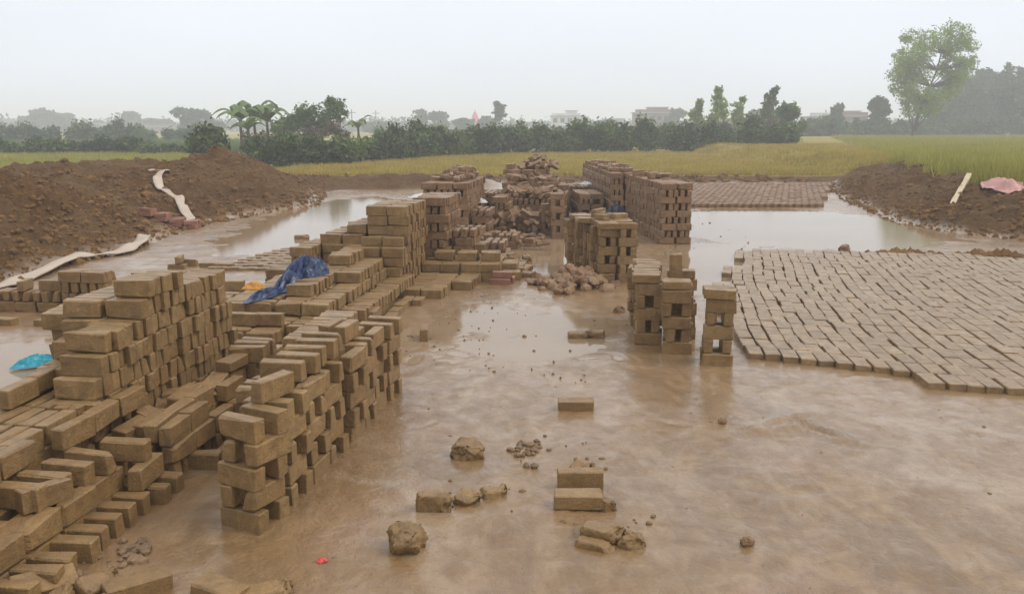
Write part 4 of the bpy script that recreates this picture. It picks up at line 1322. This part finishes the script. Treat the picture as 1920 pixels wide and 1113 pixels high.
# --- big feathery tree
def big_tree():
    D = 88.0
    k = D / F * 0.983
    x = far(1702, D)
    P = lambda px, py: ((px - 1702) * k, 0, (238 - py) * k + CAM_H)
    rp = random.Random(77)
    cl = []
    for q in range(120):
        a_ = rp.uniform(0, 2 * math.pi); r_ = rp.uniform(0.35, 1.0) ** 0.6
        px, py = 1738 + 66 * r_ * math.cos(a_) - 10 * max(0, -math.sin(a_)), 133 - 80 * r_ * math.sin(a_)
        if px > 1762 and py > 185: continue
        if 1728 < px < 1772 and 128 < py < 200 and rp.random() < 0.4: continue
        a, b, c = P(px, py)
        sz = rp.uniform(9, 17) * k
        cl.append((a, rp.uniform(-2.6, 2.6), c, sz * 1.2, sz * 1.2, sz))
    for (px, py, rx, rz) in ((1702, 195, 20, 18), (1712, 165, 18, 20), (1698, 212, 16, 10), (1720, 205, 16, 14), (1690, 150, 16, 16), (1708, 140, 16, 16)):
        a, b, c = P(px, py)
        cl.append((a, rp.uniform(-1.0, 1.0), c, rx * k * 1.3, rx * k * 1.2, rz * k * 1.3))
    trunk = [(0.3, 0, -0.2), (0.5, 0, 1.2), P(1722, 195), P(1735, 165), P(1745, 135), P(1750, 105)]
    t_ = tree('tall_tree', 'tallest tree, feathery light green crown with see-through branches', x, D, cl, trunk, 'leaf_light', 0.115, 165, 5, r0=0.17, shell=0.5)
big_tree()
simple_tree('young_tree', 'narrow young light green tree first of the group left of the bare trunks', 1306, 188, 15, 80, 'leaf_light', 21, 'cone', per=230)
simple_tree('young_tree', 'tallest pointed light green tree of the small roadside group', 1342, 164, 19, 79, 'leaf_light', 22, 'cone', per=230)
simple_tree('young_tree', 'pale rounded young tree between the two pointed ones', 1386, 184, 17, 82, 'leaf_light', 23, 'cone', per=230)
simple_tree('young_tree', 'pointed mid green tree standing right in the small roadside group', 1441, 163, 17, 78, 'leaf_mid', 24, 'cone', per=260)
simple_tree('bushy_tree', 'dark bushy low tree at the right end of the hedge', 1484, 196, 27, 70, 'leaf_mid', 25, 'round', per=260)
simple_tree('distant_tree', 'small dark round tree beside the white house', 1562, 196, 14, 130, 'leaf_dark', 26, 'round', per=260)
simple_tree('distant_tree', 'dark upright tree just left of the tallest tree', 1650, 182, 20, 120, 'leaf_dark', 27, 'round', per=260)
GR = 'dark wood at the right edge'
for i, (px, yt, hw, D, lab) in enumerate(((1752, 168, 34, 132, 'hazy green tree right behind the tallest tree'), (1800, 145, 40, 140, 'dark hazy tree with a sloping left side behind the white sheds'),
                                          (1838, 132, 34, 150, 'dark hazy tree with a spiky top in the right wood'), (1874, 124, 26, 145, 'tall hazy tree with a notched top in the right wood'),
                                          (1906, 122, 26, 138, 'hazy tree cut off by the right edge of the picture'), (1880, 165, 40, 128, 'broad low dark tree in front of the right wood'))):
    simple_tree('distant_tree', lab, px, yt, hw, D, 'leaf_dark', 30 + i, 'round', per=240, group=GR)
simple_tree('distant_tree', 'small lone tree with tufted crown on a thin stem above the hedge', 936, 194, 13, 150, 'leaf_dark', 41, 'tall', per=260)
for i, (px, yt, hw, D, sh, lab) in enumerate((
        (84, 205, 34, 250, 'round', 'large faint blue tree with a twin top far left'), (128, 216, 16, 260, 'tall', 'thin faint tree right of the twin-topped tree'),
        (50, 226, 26, 240, 'round', 'low faint tree left of the twin-topped tree'), (243, 211, 22, 260, 'round', 'faint tree with a notched top halfway along the left skyline'),
        (292, 224, 26, 250, 'round', 'low faint spreading tree right of the notched one'), (362, 203, 27, 170, 'round', 'blue green tree with a tall left shoulder before the banana plants'),
        (402, 226, 18, 180, 'round', 'small low blue tree left of the banana plants'), (712, 230, 26, 200, 'round', 'faint flat-topped tree right of the thicket'),
        (790, 209, 12, 210, 'tall', 'thin faint tree with a square top before the pink spire'), (822, 210, 18, 200, 'round', 'faint round-topped tree beside the thin square-topped tree'),
        (868, 222, 18, 190, 'round', 'small faint tree just left of the pink spire'), (912, 218, 20, 190, 'round', 'faint rounded tree just right of the pink spire'),
        (1128, 226, 22, 190, 'round', 'low faint tree between the white house and the brown house'), (1264, 204, 16, 190, 'round', 'faint pale tree at the right end of the brown house'),
        (1420, 205, 16, 170, 'round', 'faint tree between the two pointed trees'), (160, 232, 30, 230, 'round', 'low faint tree in the left skyline under the thin tree'))):
    simple_tree('distant_tree', lab, px, yt, hw, D, 'leaf_dark', 50 + i, sh, per=260, group='distant trees on the skyline')

# --- far belt of growth along the horizon
def treeline():
    rng = np.random.default_rng(3)
    pos = []
    for px in range(-60, 2000, 9):
        D = 285 + rng.uniform(-25, 25)
        hgt = 3.1 + 1.6 * rng.random() + 2.4 * max(0, float(fbm(np.array(px * 0.012), np.array(1.0), 3, 5)) * 2)
        pos.append(ellipsoid(rng, 90, (far(px, D), D, hgt * 0.45), (1.7, 2.5, hgt * 0.55), 0.2))
    v, q = leaves_mesh(np.concatenate(pos), 0.6, rng)
    o = mesh_obj('treeline', v, q, M['leaf_dark'])
    tag(o, 'faint far belt of trees along the whole horizon', 'treeline', kind='stuff')
treeline()

def hedge(name, label, path, hgt, wid, mat, n, leaf, seed, mat2=None, group=None):
    """path: list of (x,y); ragged hedge of leaves with stems"""
    rng = np.random.default_rng(seed)
    P = np.array(path); seg = np.linalg.norm(np.diff(P, axis=0), axis=1); cum = np.concatenate([[0], np.cumsum(seg)]); L = cum[-1]
    root = empty(name, (float(P[:, 0].mean()), float(P[:, 1].mean()), 0)); tag(root, label, 'hedge', group)
    cx, cy = P[:, 0].mean(), P[:, 1].mean()
    nb = int(L / 0.62)
    pos, stems_v, stems_f = [], [], []
    for k in range(nb):
        u = (k + rng.random()) / nb * L
        x = np.interp(u, cum, P[:, 0]) - cx + rng.normal(0, wid * 0.25); y = np.interp(u, cum, P[:, 1]) - cy + rng.normal(0, wid * 0.35)
        h = hgt * (0.95 + 0.7 * max(-0.3, float(fbm(np.array(u * 0.25), np.array(2.0), 3, seed)))) * rng.choice([0.85, 0.95, 1.0, 1.05, 1.25]) * rng.uniform(0.9, 1.1)
        pos.append(ellipsoid(rng, max(6, int(2.5 * n / nb)), (x, y, h * 0.52 + 0.1), (0.62 * rng.uniform(.7, 1.3), wid * 0.4, h * 0.47), 0.25))
        tube(stems_v, stems_f, [(x, y, -0.1), (x + rng.normal(0, .1), y, h * 0.4), (x + rng.normal(0, .2), y, h * 0.85)], 0.03, 0.01, 4)
    pos = np.concatenate(pos)
    pick = (vnoise(pos[:, 0] * 0.9 + seed, pos[:, 2] * 1.5, seed) + rng.normal(0, 0.16, len(pos))) > 0.58
    for nm, pp, mm in (('foliage', pos[~pick], mat), ('lighter_foliage', pos[pick], mat2 or 'leaf_mid')):
        if len(pp):
            v, q = leaves_mesh(pp, leaf, rng)
            mesh_obj(nm, v, q, M[mm], root)
    mesh_obj('stems', stems_v, stems_f, M['bark'], root)['kind'] = 'stuff'
    return root
def pt(px, py):
    D = (CAM_H - 0.15) * F / (py - 238)
    return (far(px, D), D)
hedge('hedgerow', 'dark green hedge of shrubs running across behind the yellow field', [pt(375, 312), pt(520, 311), pt(640, 306), pt(800, 293), pt(950, 287)], 1.45, 1.5, 'leaf_dark', 16000, 0.11, 61)
hedge('hedgerow', 'right half of the dark hedge with pale stems, ending at the bushy tree', [pt(950, 287), pt(1150, 285), pt(1330, 284), pt(1490, 283)], 1.75, 1.5, 'leaf_dark', 15000, 0.12, 62)
hedge('hedgerow', 'second paler green row of shrubs behind the dark hedge', [pt(700, 280), pt(960, 275), pt(1290, 272)], 1.9, 2.2, 'leaf_mid', 7000, 0.16, 63)
hedge('hedgerow', 'low dark hedge behind the small green field at the left', [pt(-60, 292), pt(120, 291), pt(250, 290), pt(390, 291)], 0.9, 1.6, 'leaf_dark', 7000, 0.12, 64)
hedge('hedgerow', 'farther hazy hedge line at the left under the faint trees', [pt(-80, 268), pt(200, 267), pt(420, 267)], 1.8, 2.5, 'leaf_dark', 8000, 0.17, 65)
hedge('hedgerow', 'low hazy hedge beyond the green crop field at the right', [pt(1500, 262), pt(1640, 261), pt(1780, 260), pt(1960, 260)], 2.6, 3.0, 'leaf_dark', 13000, 0.22, 66)
hedge('hedgerow', 'brownish dry shrubs growing through the dark hedge before the young trees', [pt(1200, 279), pt(1330, 278), pt(1470, 277)], 2.3, 1.6, 'leaf_dry', 7000, 0.12, 67)

# --- thicket and banana plants
def thicket():
    D = 50.0; k = D / F * 0.983
    rp = random.Random(9)
    cl = []
    for px, py, rx, rz in ((545, 232, 26, 18), (575, 222, 24, 20), (605, 215, 26, 22), (632, 212, 20, 20), (628, 196, 12, 10), (560, 215, 18, 12), (595, 240, 30, 14), (530, 245, 20, 14)):
        cl.append(((px - 585) * k, rp.uniform(-.6, .6), (238 - py) * k + CAM_H, rx * k * 1.2, 0.9, rz * k * 1.2))
    tree('thicket', 'tangled green thicket rising above the hedge beside the banana plants', far(585, D), D, cl, [(0, 0, -0.1), (0.1, 0, 0.9), (0.2, 0, 1.6), (0.6, 0, 2.4)], 'leaf_mid', 0.10, 620, 71, cat='shrub', r0=0.06)
    cl = []
    for px, py, rx, rz in ((500, 256, 26, 12), (545, 258, 28, 12), (600, 250, 32, 14), (640, 238, 20, 16), (655, 255, 22, 12)):
        cl.append(((px - 580) * k, rp.uniform(-.5, .5) - 0.6, (238 - py) * k + CAM_H, rx * k, 0.8, rz * k))
    tree('dry_scrub', 'brown leafless scrub in front of the green thicket', far(580, D), D - 1.6, cl, [(0, 0, -0.1), (0.1, 0, 0.6), (0.2, 0, 1.2), (0.3, 0, 1.6)], 'leaf_dry', 0.09, 560, 72, cat='shrub', r0=0.05)
thicket()

def banana(label, px, D, H, seed, n=8):
    rp = random.Random(seed)
    x = far(px, D)
    root = empty('banana_plant', (x, D, 0)); tag(root, label, 'banana plant', 'banana plants by the thicket')
    vv, ff = [], []
    tube(vv, ff, [(0, 0, -0.1), (0.03, 0, H * 0.4), (0.0, 0, H * 0.75)], 0.11, 0.07, 7)
    mesh_obj('stem', vv, ff, M['leaf_dry'], root)
    for i in range(n):
        a = 2 * math.pi * i / n + rp.uniform(-.3, .3)
        L = H * rp.uniform(0.45, 0.62); rise = rp.uniform(0.9, 2.3)
        lv, lf = [], []
        m = 9
        for k in range(m):
            u = k / (m - 1)
            rad = L * (u * 0.95); z = H * 0.72 + L * rise * u - L * (rise * 0.8 + 0.25) * u * u * 0.95
            wd = 0.16 * H * 0.62 * math.sin(math.pi * min(1, u * 0.9 + 0.08)) + 0.015
            cxv, cyv = math.cos(a) * rad, math.sin(a) * rad
            for sgn in (-1, 0, 1):
                jag = 1 if sgn == 0 else rp.uniform(0.55, 1.1)
                lv.append((cxv - math.sin(a) * sgn * wd * jag, cyv + math.cos(a) * sgn * wd * jag, z - abs(sgn) * wd * 0.35))
        for k in range(m - 1):
            for j in range(2):
                b0 = k * 3 + j
                lf.append((b0, b0 + 1, b0 + 4, b0 + 3))
        o = mesh_obj('leaf', lv, lf, M['leaf_mid'], root)
for i, (px, D, H, lab) in enumerate(((452, 49, 3.0, 'banana plant with a long leaf drooping to the left'), (478, 50, 3.1, 'middle banana plant with upright torn leaves'),
                                     (502, 51, 2.9, 'banana plant nearest the thicket'), (466, 47, 2.3, 'shorter banana plant in front of the taller ones'))):
    banana(lab, px, D, H, 90 + i)
banana('lone small banana plant right of the thicket', 672, 58, 2.4, 95, 6)

# --- crops
def crop(name, label, region, n, h0, h1, wid, mat, seed, cat='crop', blades=3):
    """region(rng,n)->x,y arrays; thin tapering blades"""
    rng = np.random.default_rng(seed)
    x, y = region(rng, n)
    z = height(x, y)[0]
    m = len(x)
    V, Fc = [], []
    for b in range(blades):
        a = rng.uniform(0, 2 * math.pi, m); ln = rng.normal(0, 0.22, (m, 2))
        h = rng.uniform(h0, h1, m); ox, oy = rng.normal(0, 0.06, m), rng.normal(0, 0.06, m)
        w_ = wid * rng.uniform(0.7, 1.3, m)
        p0 = np.stack([x + ox - np.cos(a) * w_, y + oy - np.sin(a) * w_, z - 0.03], 1)
        p1 = np.stack([x + ox + np.cos(a) * w_, y + oy + np.sin(a) * w_, z - 0.03], 1)
        p2 = np.stack([x + ox + ln[:, 0] * h, y + oy + ln[:, 1] * h, z + h], 1)
        V.append(np.stack([p0, p1, p2], 1).reshape(-1, 3))
    V = np.concatenate(V)
    q = np.arange(len(V)).reshape(-1, 3)
    o = mesh_obj(name, V, q, M[mat])
    return tag(o, label, cat, kind='stuff')

def reg_yellow(rng, n):
    y = 29.6 + 34 * rng.random(n) ** 1.3
    x = rng.uniform(-0.34, 0.56, n) * y * 1.02
    k = (x < 13.6 + (y - 29) * 0.30) & (x > -9 - (y - 29) * 0.06 * 0)
    hy = np.interp(x / y, [-0.36, -0.2, -0.1, 0, 0.4], [38, 40, 50, 56, 60])
    k &= y < hy
    return x[k], y[k]
def reg_green(rng, n):
    y = 13.5 + 85 * rng.random(n) ** 1.6
    x = rng.uniform(0.30, 0.68, n) * y * 1.0
    e = height(x, y)[2]
    k = (e > 2.5 + 0.5 * np.sin(y * 1.3)) & (x > 13.2 + (y - 29) * 0.33) | ((e > 2.4 + 0.4 * np.sin(y * 1.7)) & (y < 29))
    return x[k], y[k]
def reg_left(rng, n):
    y = rng.uniform(30, 56, n); x = rng.uniform(-0.70, -0.36, n) * y
    k = x < np.interp(y, [30, 40, 56], [-12.5, -14.4, -20.5])
    return x[k], y[k]
def reg_farleft(rng, n):
    y = rng.uniform(56, 95, n); x = rng.uniform(-0.7, -0.30, n) * y
    return x, y
crop('yellow_crop', 'yellowing grass of the fallow field behind the yard', reg_yellow, 60000, 0.06, 0.20, 0.022, 'grass_yellow', 4)
crop('green_crop', 'tall green crop above the right earth bank', reg_green, 42000, 0.22, 0.46, 0.022, 'grass_green', 5)
crop('green_crop', 'bright green crop patch behind the left mound', reg_left, 16000, 0.15, 0.34, 0.03, 'grass_green', 6)
crop('weeds', 'dull weeds on the flat land beyond the left crop patch', reg_farleft, 9000, 0.2, 0.6, 0.05, 'leaf_mid', 7)

# ---------------------------------------------------------------- buildings, poles, spire
def box(vv, ff, x0, x1, y0, y1, z0, z1):
    b = len(vv)
    vv += [(x0, y0, z0), (x1, y0, z0), (x1, y1, z0), (x0, y1, z0), (x0, y0, z1), (x1, y0, z1), (x1, y1, z1), (x0, y1, z1)]
    ff += [tuple(b + i for i in q) for q in ((3, 2, 1, 0), (4, 5, 6, 7), (0, 1, 5, 4), (1, 2, 6, 5), (2, 3, 7, 6), (3, 0, 4, 7))]

def house(label, px0, px1, ytop, D, wall, roofm='wall_grey', stair=None, rows=1, cols=3, gable=False, seed=0, ledge=True):
    x0, x1 = far(px0, D), far(px1, D); H = top(ytop, D); cx = (x0 + x1) / 2; W2 = (x1 - x0) / 2
    root = empty('house', (cx, D, 0)); tag(root, label, 'house')
    dp = max(5.0, W2 * 1.3)
    def part(name, boxes, mat):
        vv, ff = [], []
        for b in boxes: box(vv, ff, *b)
        return mesh_obj(name, vv, ff, M[mat], root)
    part('wall', [(-W2, W2, 0, dp, -0.2, H)], wall)
    if gable:
        vv = [(-W2 - .4, -.5, H), (W2 + .4, -.5, H), (W2 + .4, dp / 2, H + 1.1), (-W2 - .4, dp / 2, H + 1.1), (W2 + .4, dp + .5, H), (-W2 - .4, dp + .5, H),
              (-W2 - .4, -.5, H + .12), (W2 + .4, -.5, H + .12), (W2 + .4, dp / 2, H + 1.25), (-W2 - .4, dp / 2, H + 1.25), (W2 + .4, dp + .5, H + .12), (-W2 - .4, dp + .5, H + .12)]
        ff = [(0, 1, 2, 3), (3, 2, 4, 5), (6, 7, 8, 9), (9, 8, 10, 11), (0, 1, 7, 6), (4, 5, 11, 10), (1, 2, 8, 7), (2, 4, 10, 8), (0, 3, 9, 6), (3, 5, 11, 9)]
        mesh_obj('roof', vv, ff, M[roofm], root)
    else:
        part('roof', [(-W2 - .3, W2 + .3, -.35, dp + .3, H + .003, H + .22)], roofm)
        part('parapet', [(-W2, W2, -.1, .1, H + .225, H + .8)], wall)
    if stair:
        sx0, sx1, sy = stair
        a, b = far(sx0, D) - cx, far(sx1, D) - cx; Hs = top(sy, D)
        part('stair_room', [(a, b, 1.2, dp * 0.8, H + .225, Hs)], wall)
        part('stair_roof', [(a - .25, b + .25, 1.0, dp * 0.8 + .2, Hs + .003, Hs + .18)], roofm)
    fl = H / rows
    for r_ in range(rows):
        for c in range(cols):
            wx = -W2 + (c + 0.5) * 2 * W2 / cols
            vv, ff = [], []
            zc = r_ * fl + fl * 0.55
            box(vv, ff, wx - .55, wx + .55, -.06, .0 - .003, zc - .6, zc + .6)
            wf = mesh_obj('window', vv, ff, M['wall_grey'], root)
            vv, ff = [], []
            box(vv, ff, wx - .45, wx + .45, -.075, -.063, zc - .5, zc + .5)
            mesh_obj('pane', vv, ff, M['glass'], wf)
    return root
house('pale two-storey house with a rooftop stair room on the middle skyline', 1034, 1088, 219, 220, 'wall_white', stair=(1062, 1082, 209), rows=2, cols=4)
house('lower pale annex at the right side of the pale middle house', 1090, 1104, 224, 222, 'wall_white', rows=1, cols=1)
house('low grey house between the pale house and the brown house', 1140, 1172, 228, 230, 'wall_grey', rows=1, cols=3)
house('large brownish flat-roofed house with a higher right block', 1190, 1254, 213, 190, 'wall_brown', stair=(1216, 1252, 203), rows=2, cols=5)
house('small white house left of the dark round tree', 1516, 1552, 221, 150, 'wall_white', 'wall_grey', rows=1, cols=3)
house('low brownish house right of the dark round tree', 1572, 1624, 219, 165, 'wall_brown', stair=(1594, 1614, 210), rows=1, cols=4)
house('white gabled shed below the right wood', 1766, 1804, 227, 150, 'wall_brown', 'roof', rows=1, cols=2, gable=True)
house('pale gabled shed farther along below the right wood', 1846, 1868, 229, 155, 'wall_brown', 'roof', rows=1, cols=1, gable=True)
house('reddish roofed shed cut by the right edge', 1898, 1940, 227, 150, 'wall_brown', 'roof_red', rows=1, cols=2, gable=True)
house('faint grey building at the left edge of the skyline', 2, 28, 228, 270, 'wall_grey', rows=2, cols=3)
house('long faint low house on the left skyline', 150, 215, 236, 260, 'wall_grey', 'wall_grey', rows=1, cols=4)
house('faint low pinkish house below the notched tree', 258, 335, 238, 240, 'wall_brown', 'wall_grey', rows=1, cols=4)

def spire():
    D = 200.0; x = far(891, D); k = D / F * .983
    root = empty('temple_spire', (x, D, 0)); tag(root, 'pink tapering temple spire above the middle hedge', 'temple')
    H = top(206, D)
    vv, ff = [], []
    prof = [(1.35, -0.2), (1.35, H * .28), (1.2, H * .30), (1.15, H * .5), (0.95, H * .6), (0.7, H * .74), (0.38, H * .86), (0.12, H * .92), (0.05, H)]
    n = 8
    for (r_, z) in prof:
        for i in range(n):
            a = 2 * math.pi * (i + .5) / n
            vv.append((math.cos(a) * r_, math.sin(a) * r_, z))
    for j in range(len(prof) - 1):
        for i in range(n):
            ff.append((j * n + i, j * n + (i + 1) % n, (j + 1) * n + (i + 1) % n, (j + 1) * n + i))
    mesh_obj('tower', vv, ff, M['pink'], root)
    for s in (-1, 1):
        vv, ff = [], []
        tube(vv, ff, [(s * 1.5, 0, -.2), (s * 1.5, 0, H * .45), (s * 1.5, 0, H * .6)], 0.45, 0.05, 6)
        mesh_obj('side_spire', vv, ff, M['pink'], root)
spire()

for i, (px, yt, D, lab) in enumerate(((503, 194, 120, 'thin concrete pole rising behind the banana plants'), (661, 206, 150, 'thin pole right of the thicket'), (706, 208, 170, 'faint thin pole farther right of the thicket'))):
    H = top(yt, D)
    root = empty('utility_pole', (far(px, D), D, 0)); tag(root, lab, 'utility pole')
    vv, ff = [], []
    tube(vv, ff, [(0, 0, -.2), (0, 0, H * .5), (0, 0, H)], 0.13, 0.08, 7)
    mesh_obj('post', vv, ff, M['pole'], root)
    vv, ff = [], []
    box(vv, ff, -.7, .7, -.05, .05, H - .6, H - .48)
    mesh_obj('crossarm', vv, ff, M['pole'], root)

# ---------------------------------------------------------------- haze
def haze():
    me = bpy.data.meshes.new('haze')
    vv, ff = [], []
    box(vv, ff, -1300, 1300, -60, 1400, -1.2, 16)
    me.from_pydata(vv, [], ff); me.update()
    o = bpy.data.objects.new('haze', me); C.objects.link(o)
    m = bpy.data.materials.new('haze_air'); m.use_nodes = True
    t = m.node_tree
    for n in list(t.nodes): t.nodes.remove(n)
    om = t.nodes.new('ShaderNodeOutputMaterial'); pv = t.nodes.new('ShaderNodeVolumePrincipled')
    pv.inputs['Color'].default_value = (0.955, 0.98, 1.0, 1)
    pv.inputs['Density'].default_value = 0.0029
    pv.inputs['Anisotropy'].default_value = 0.0
    t.links.new(pv.outputs[0], om.inputs['Volume'])
    me.materials.append(m)
    o.display_type = 'WIRE'
    tag(o, 'thin bluish haze over the whole plain', 'haze', kind='stuff')
haze()
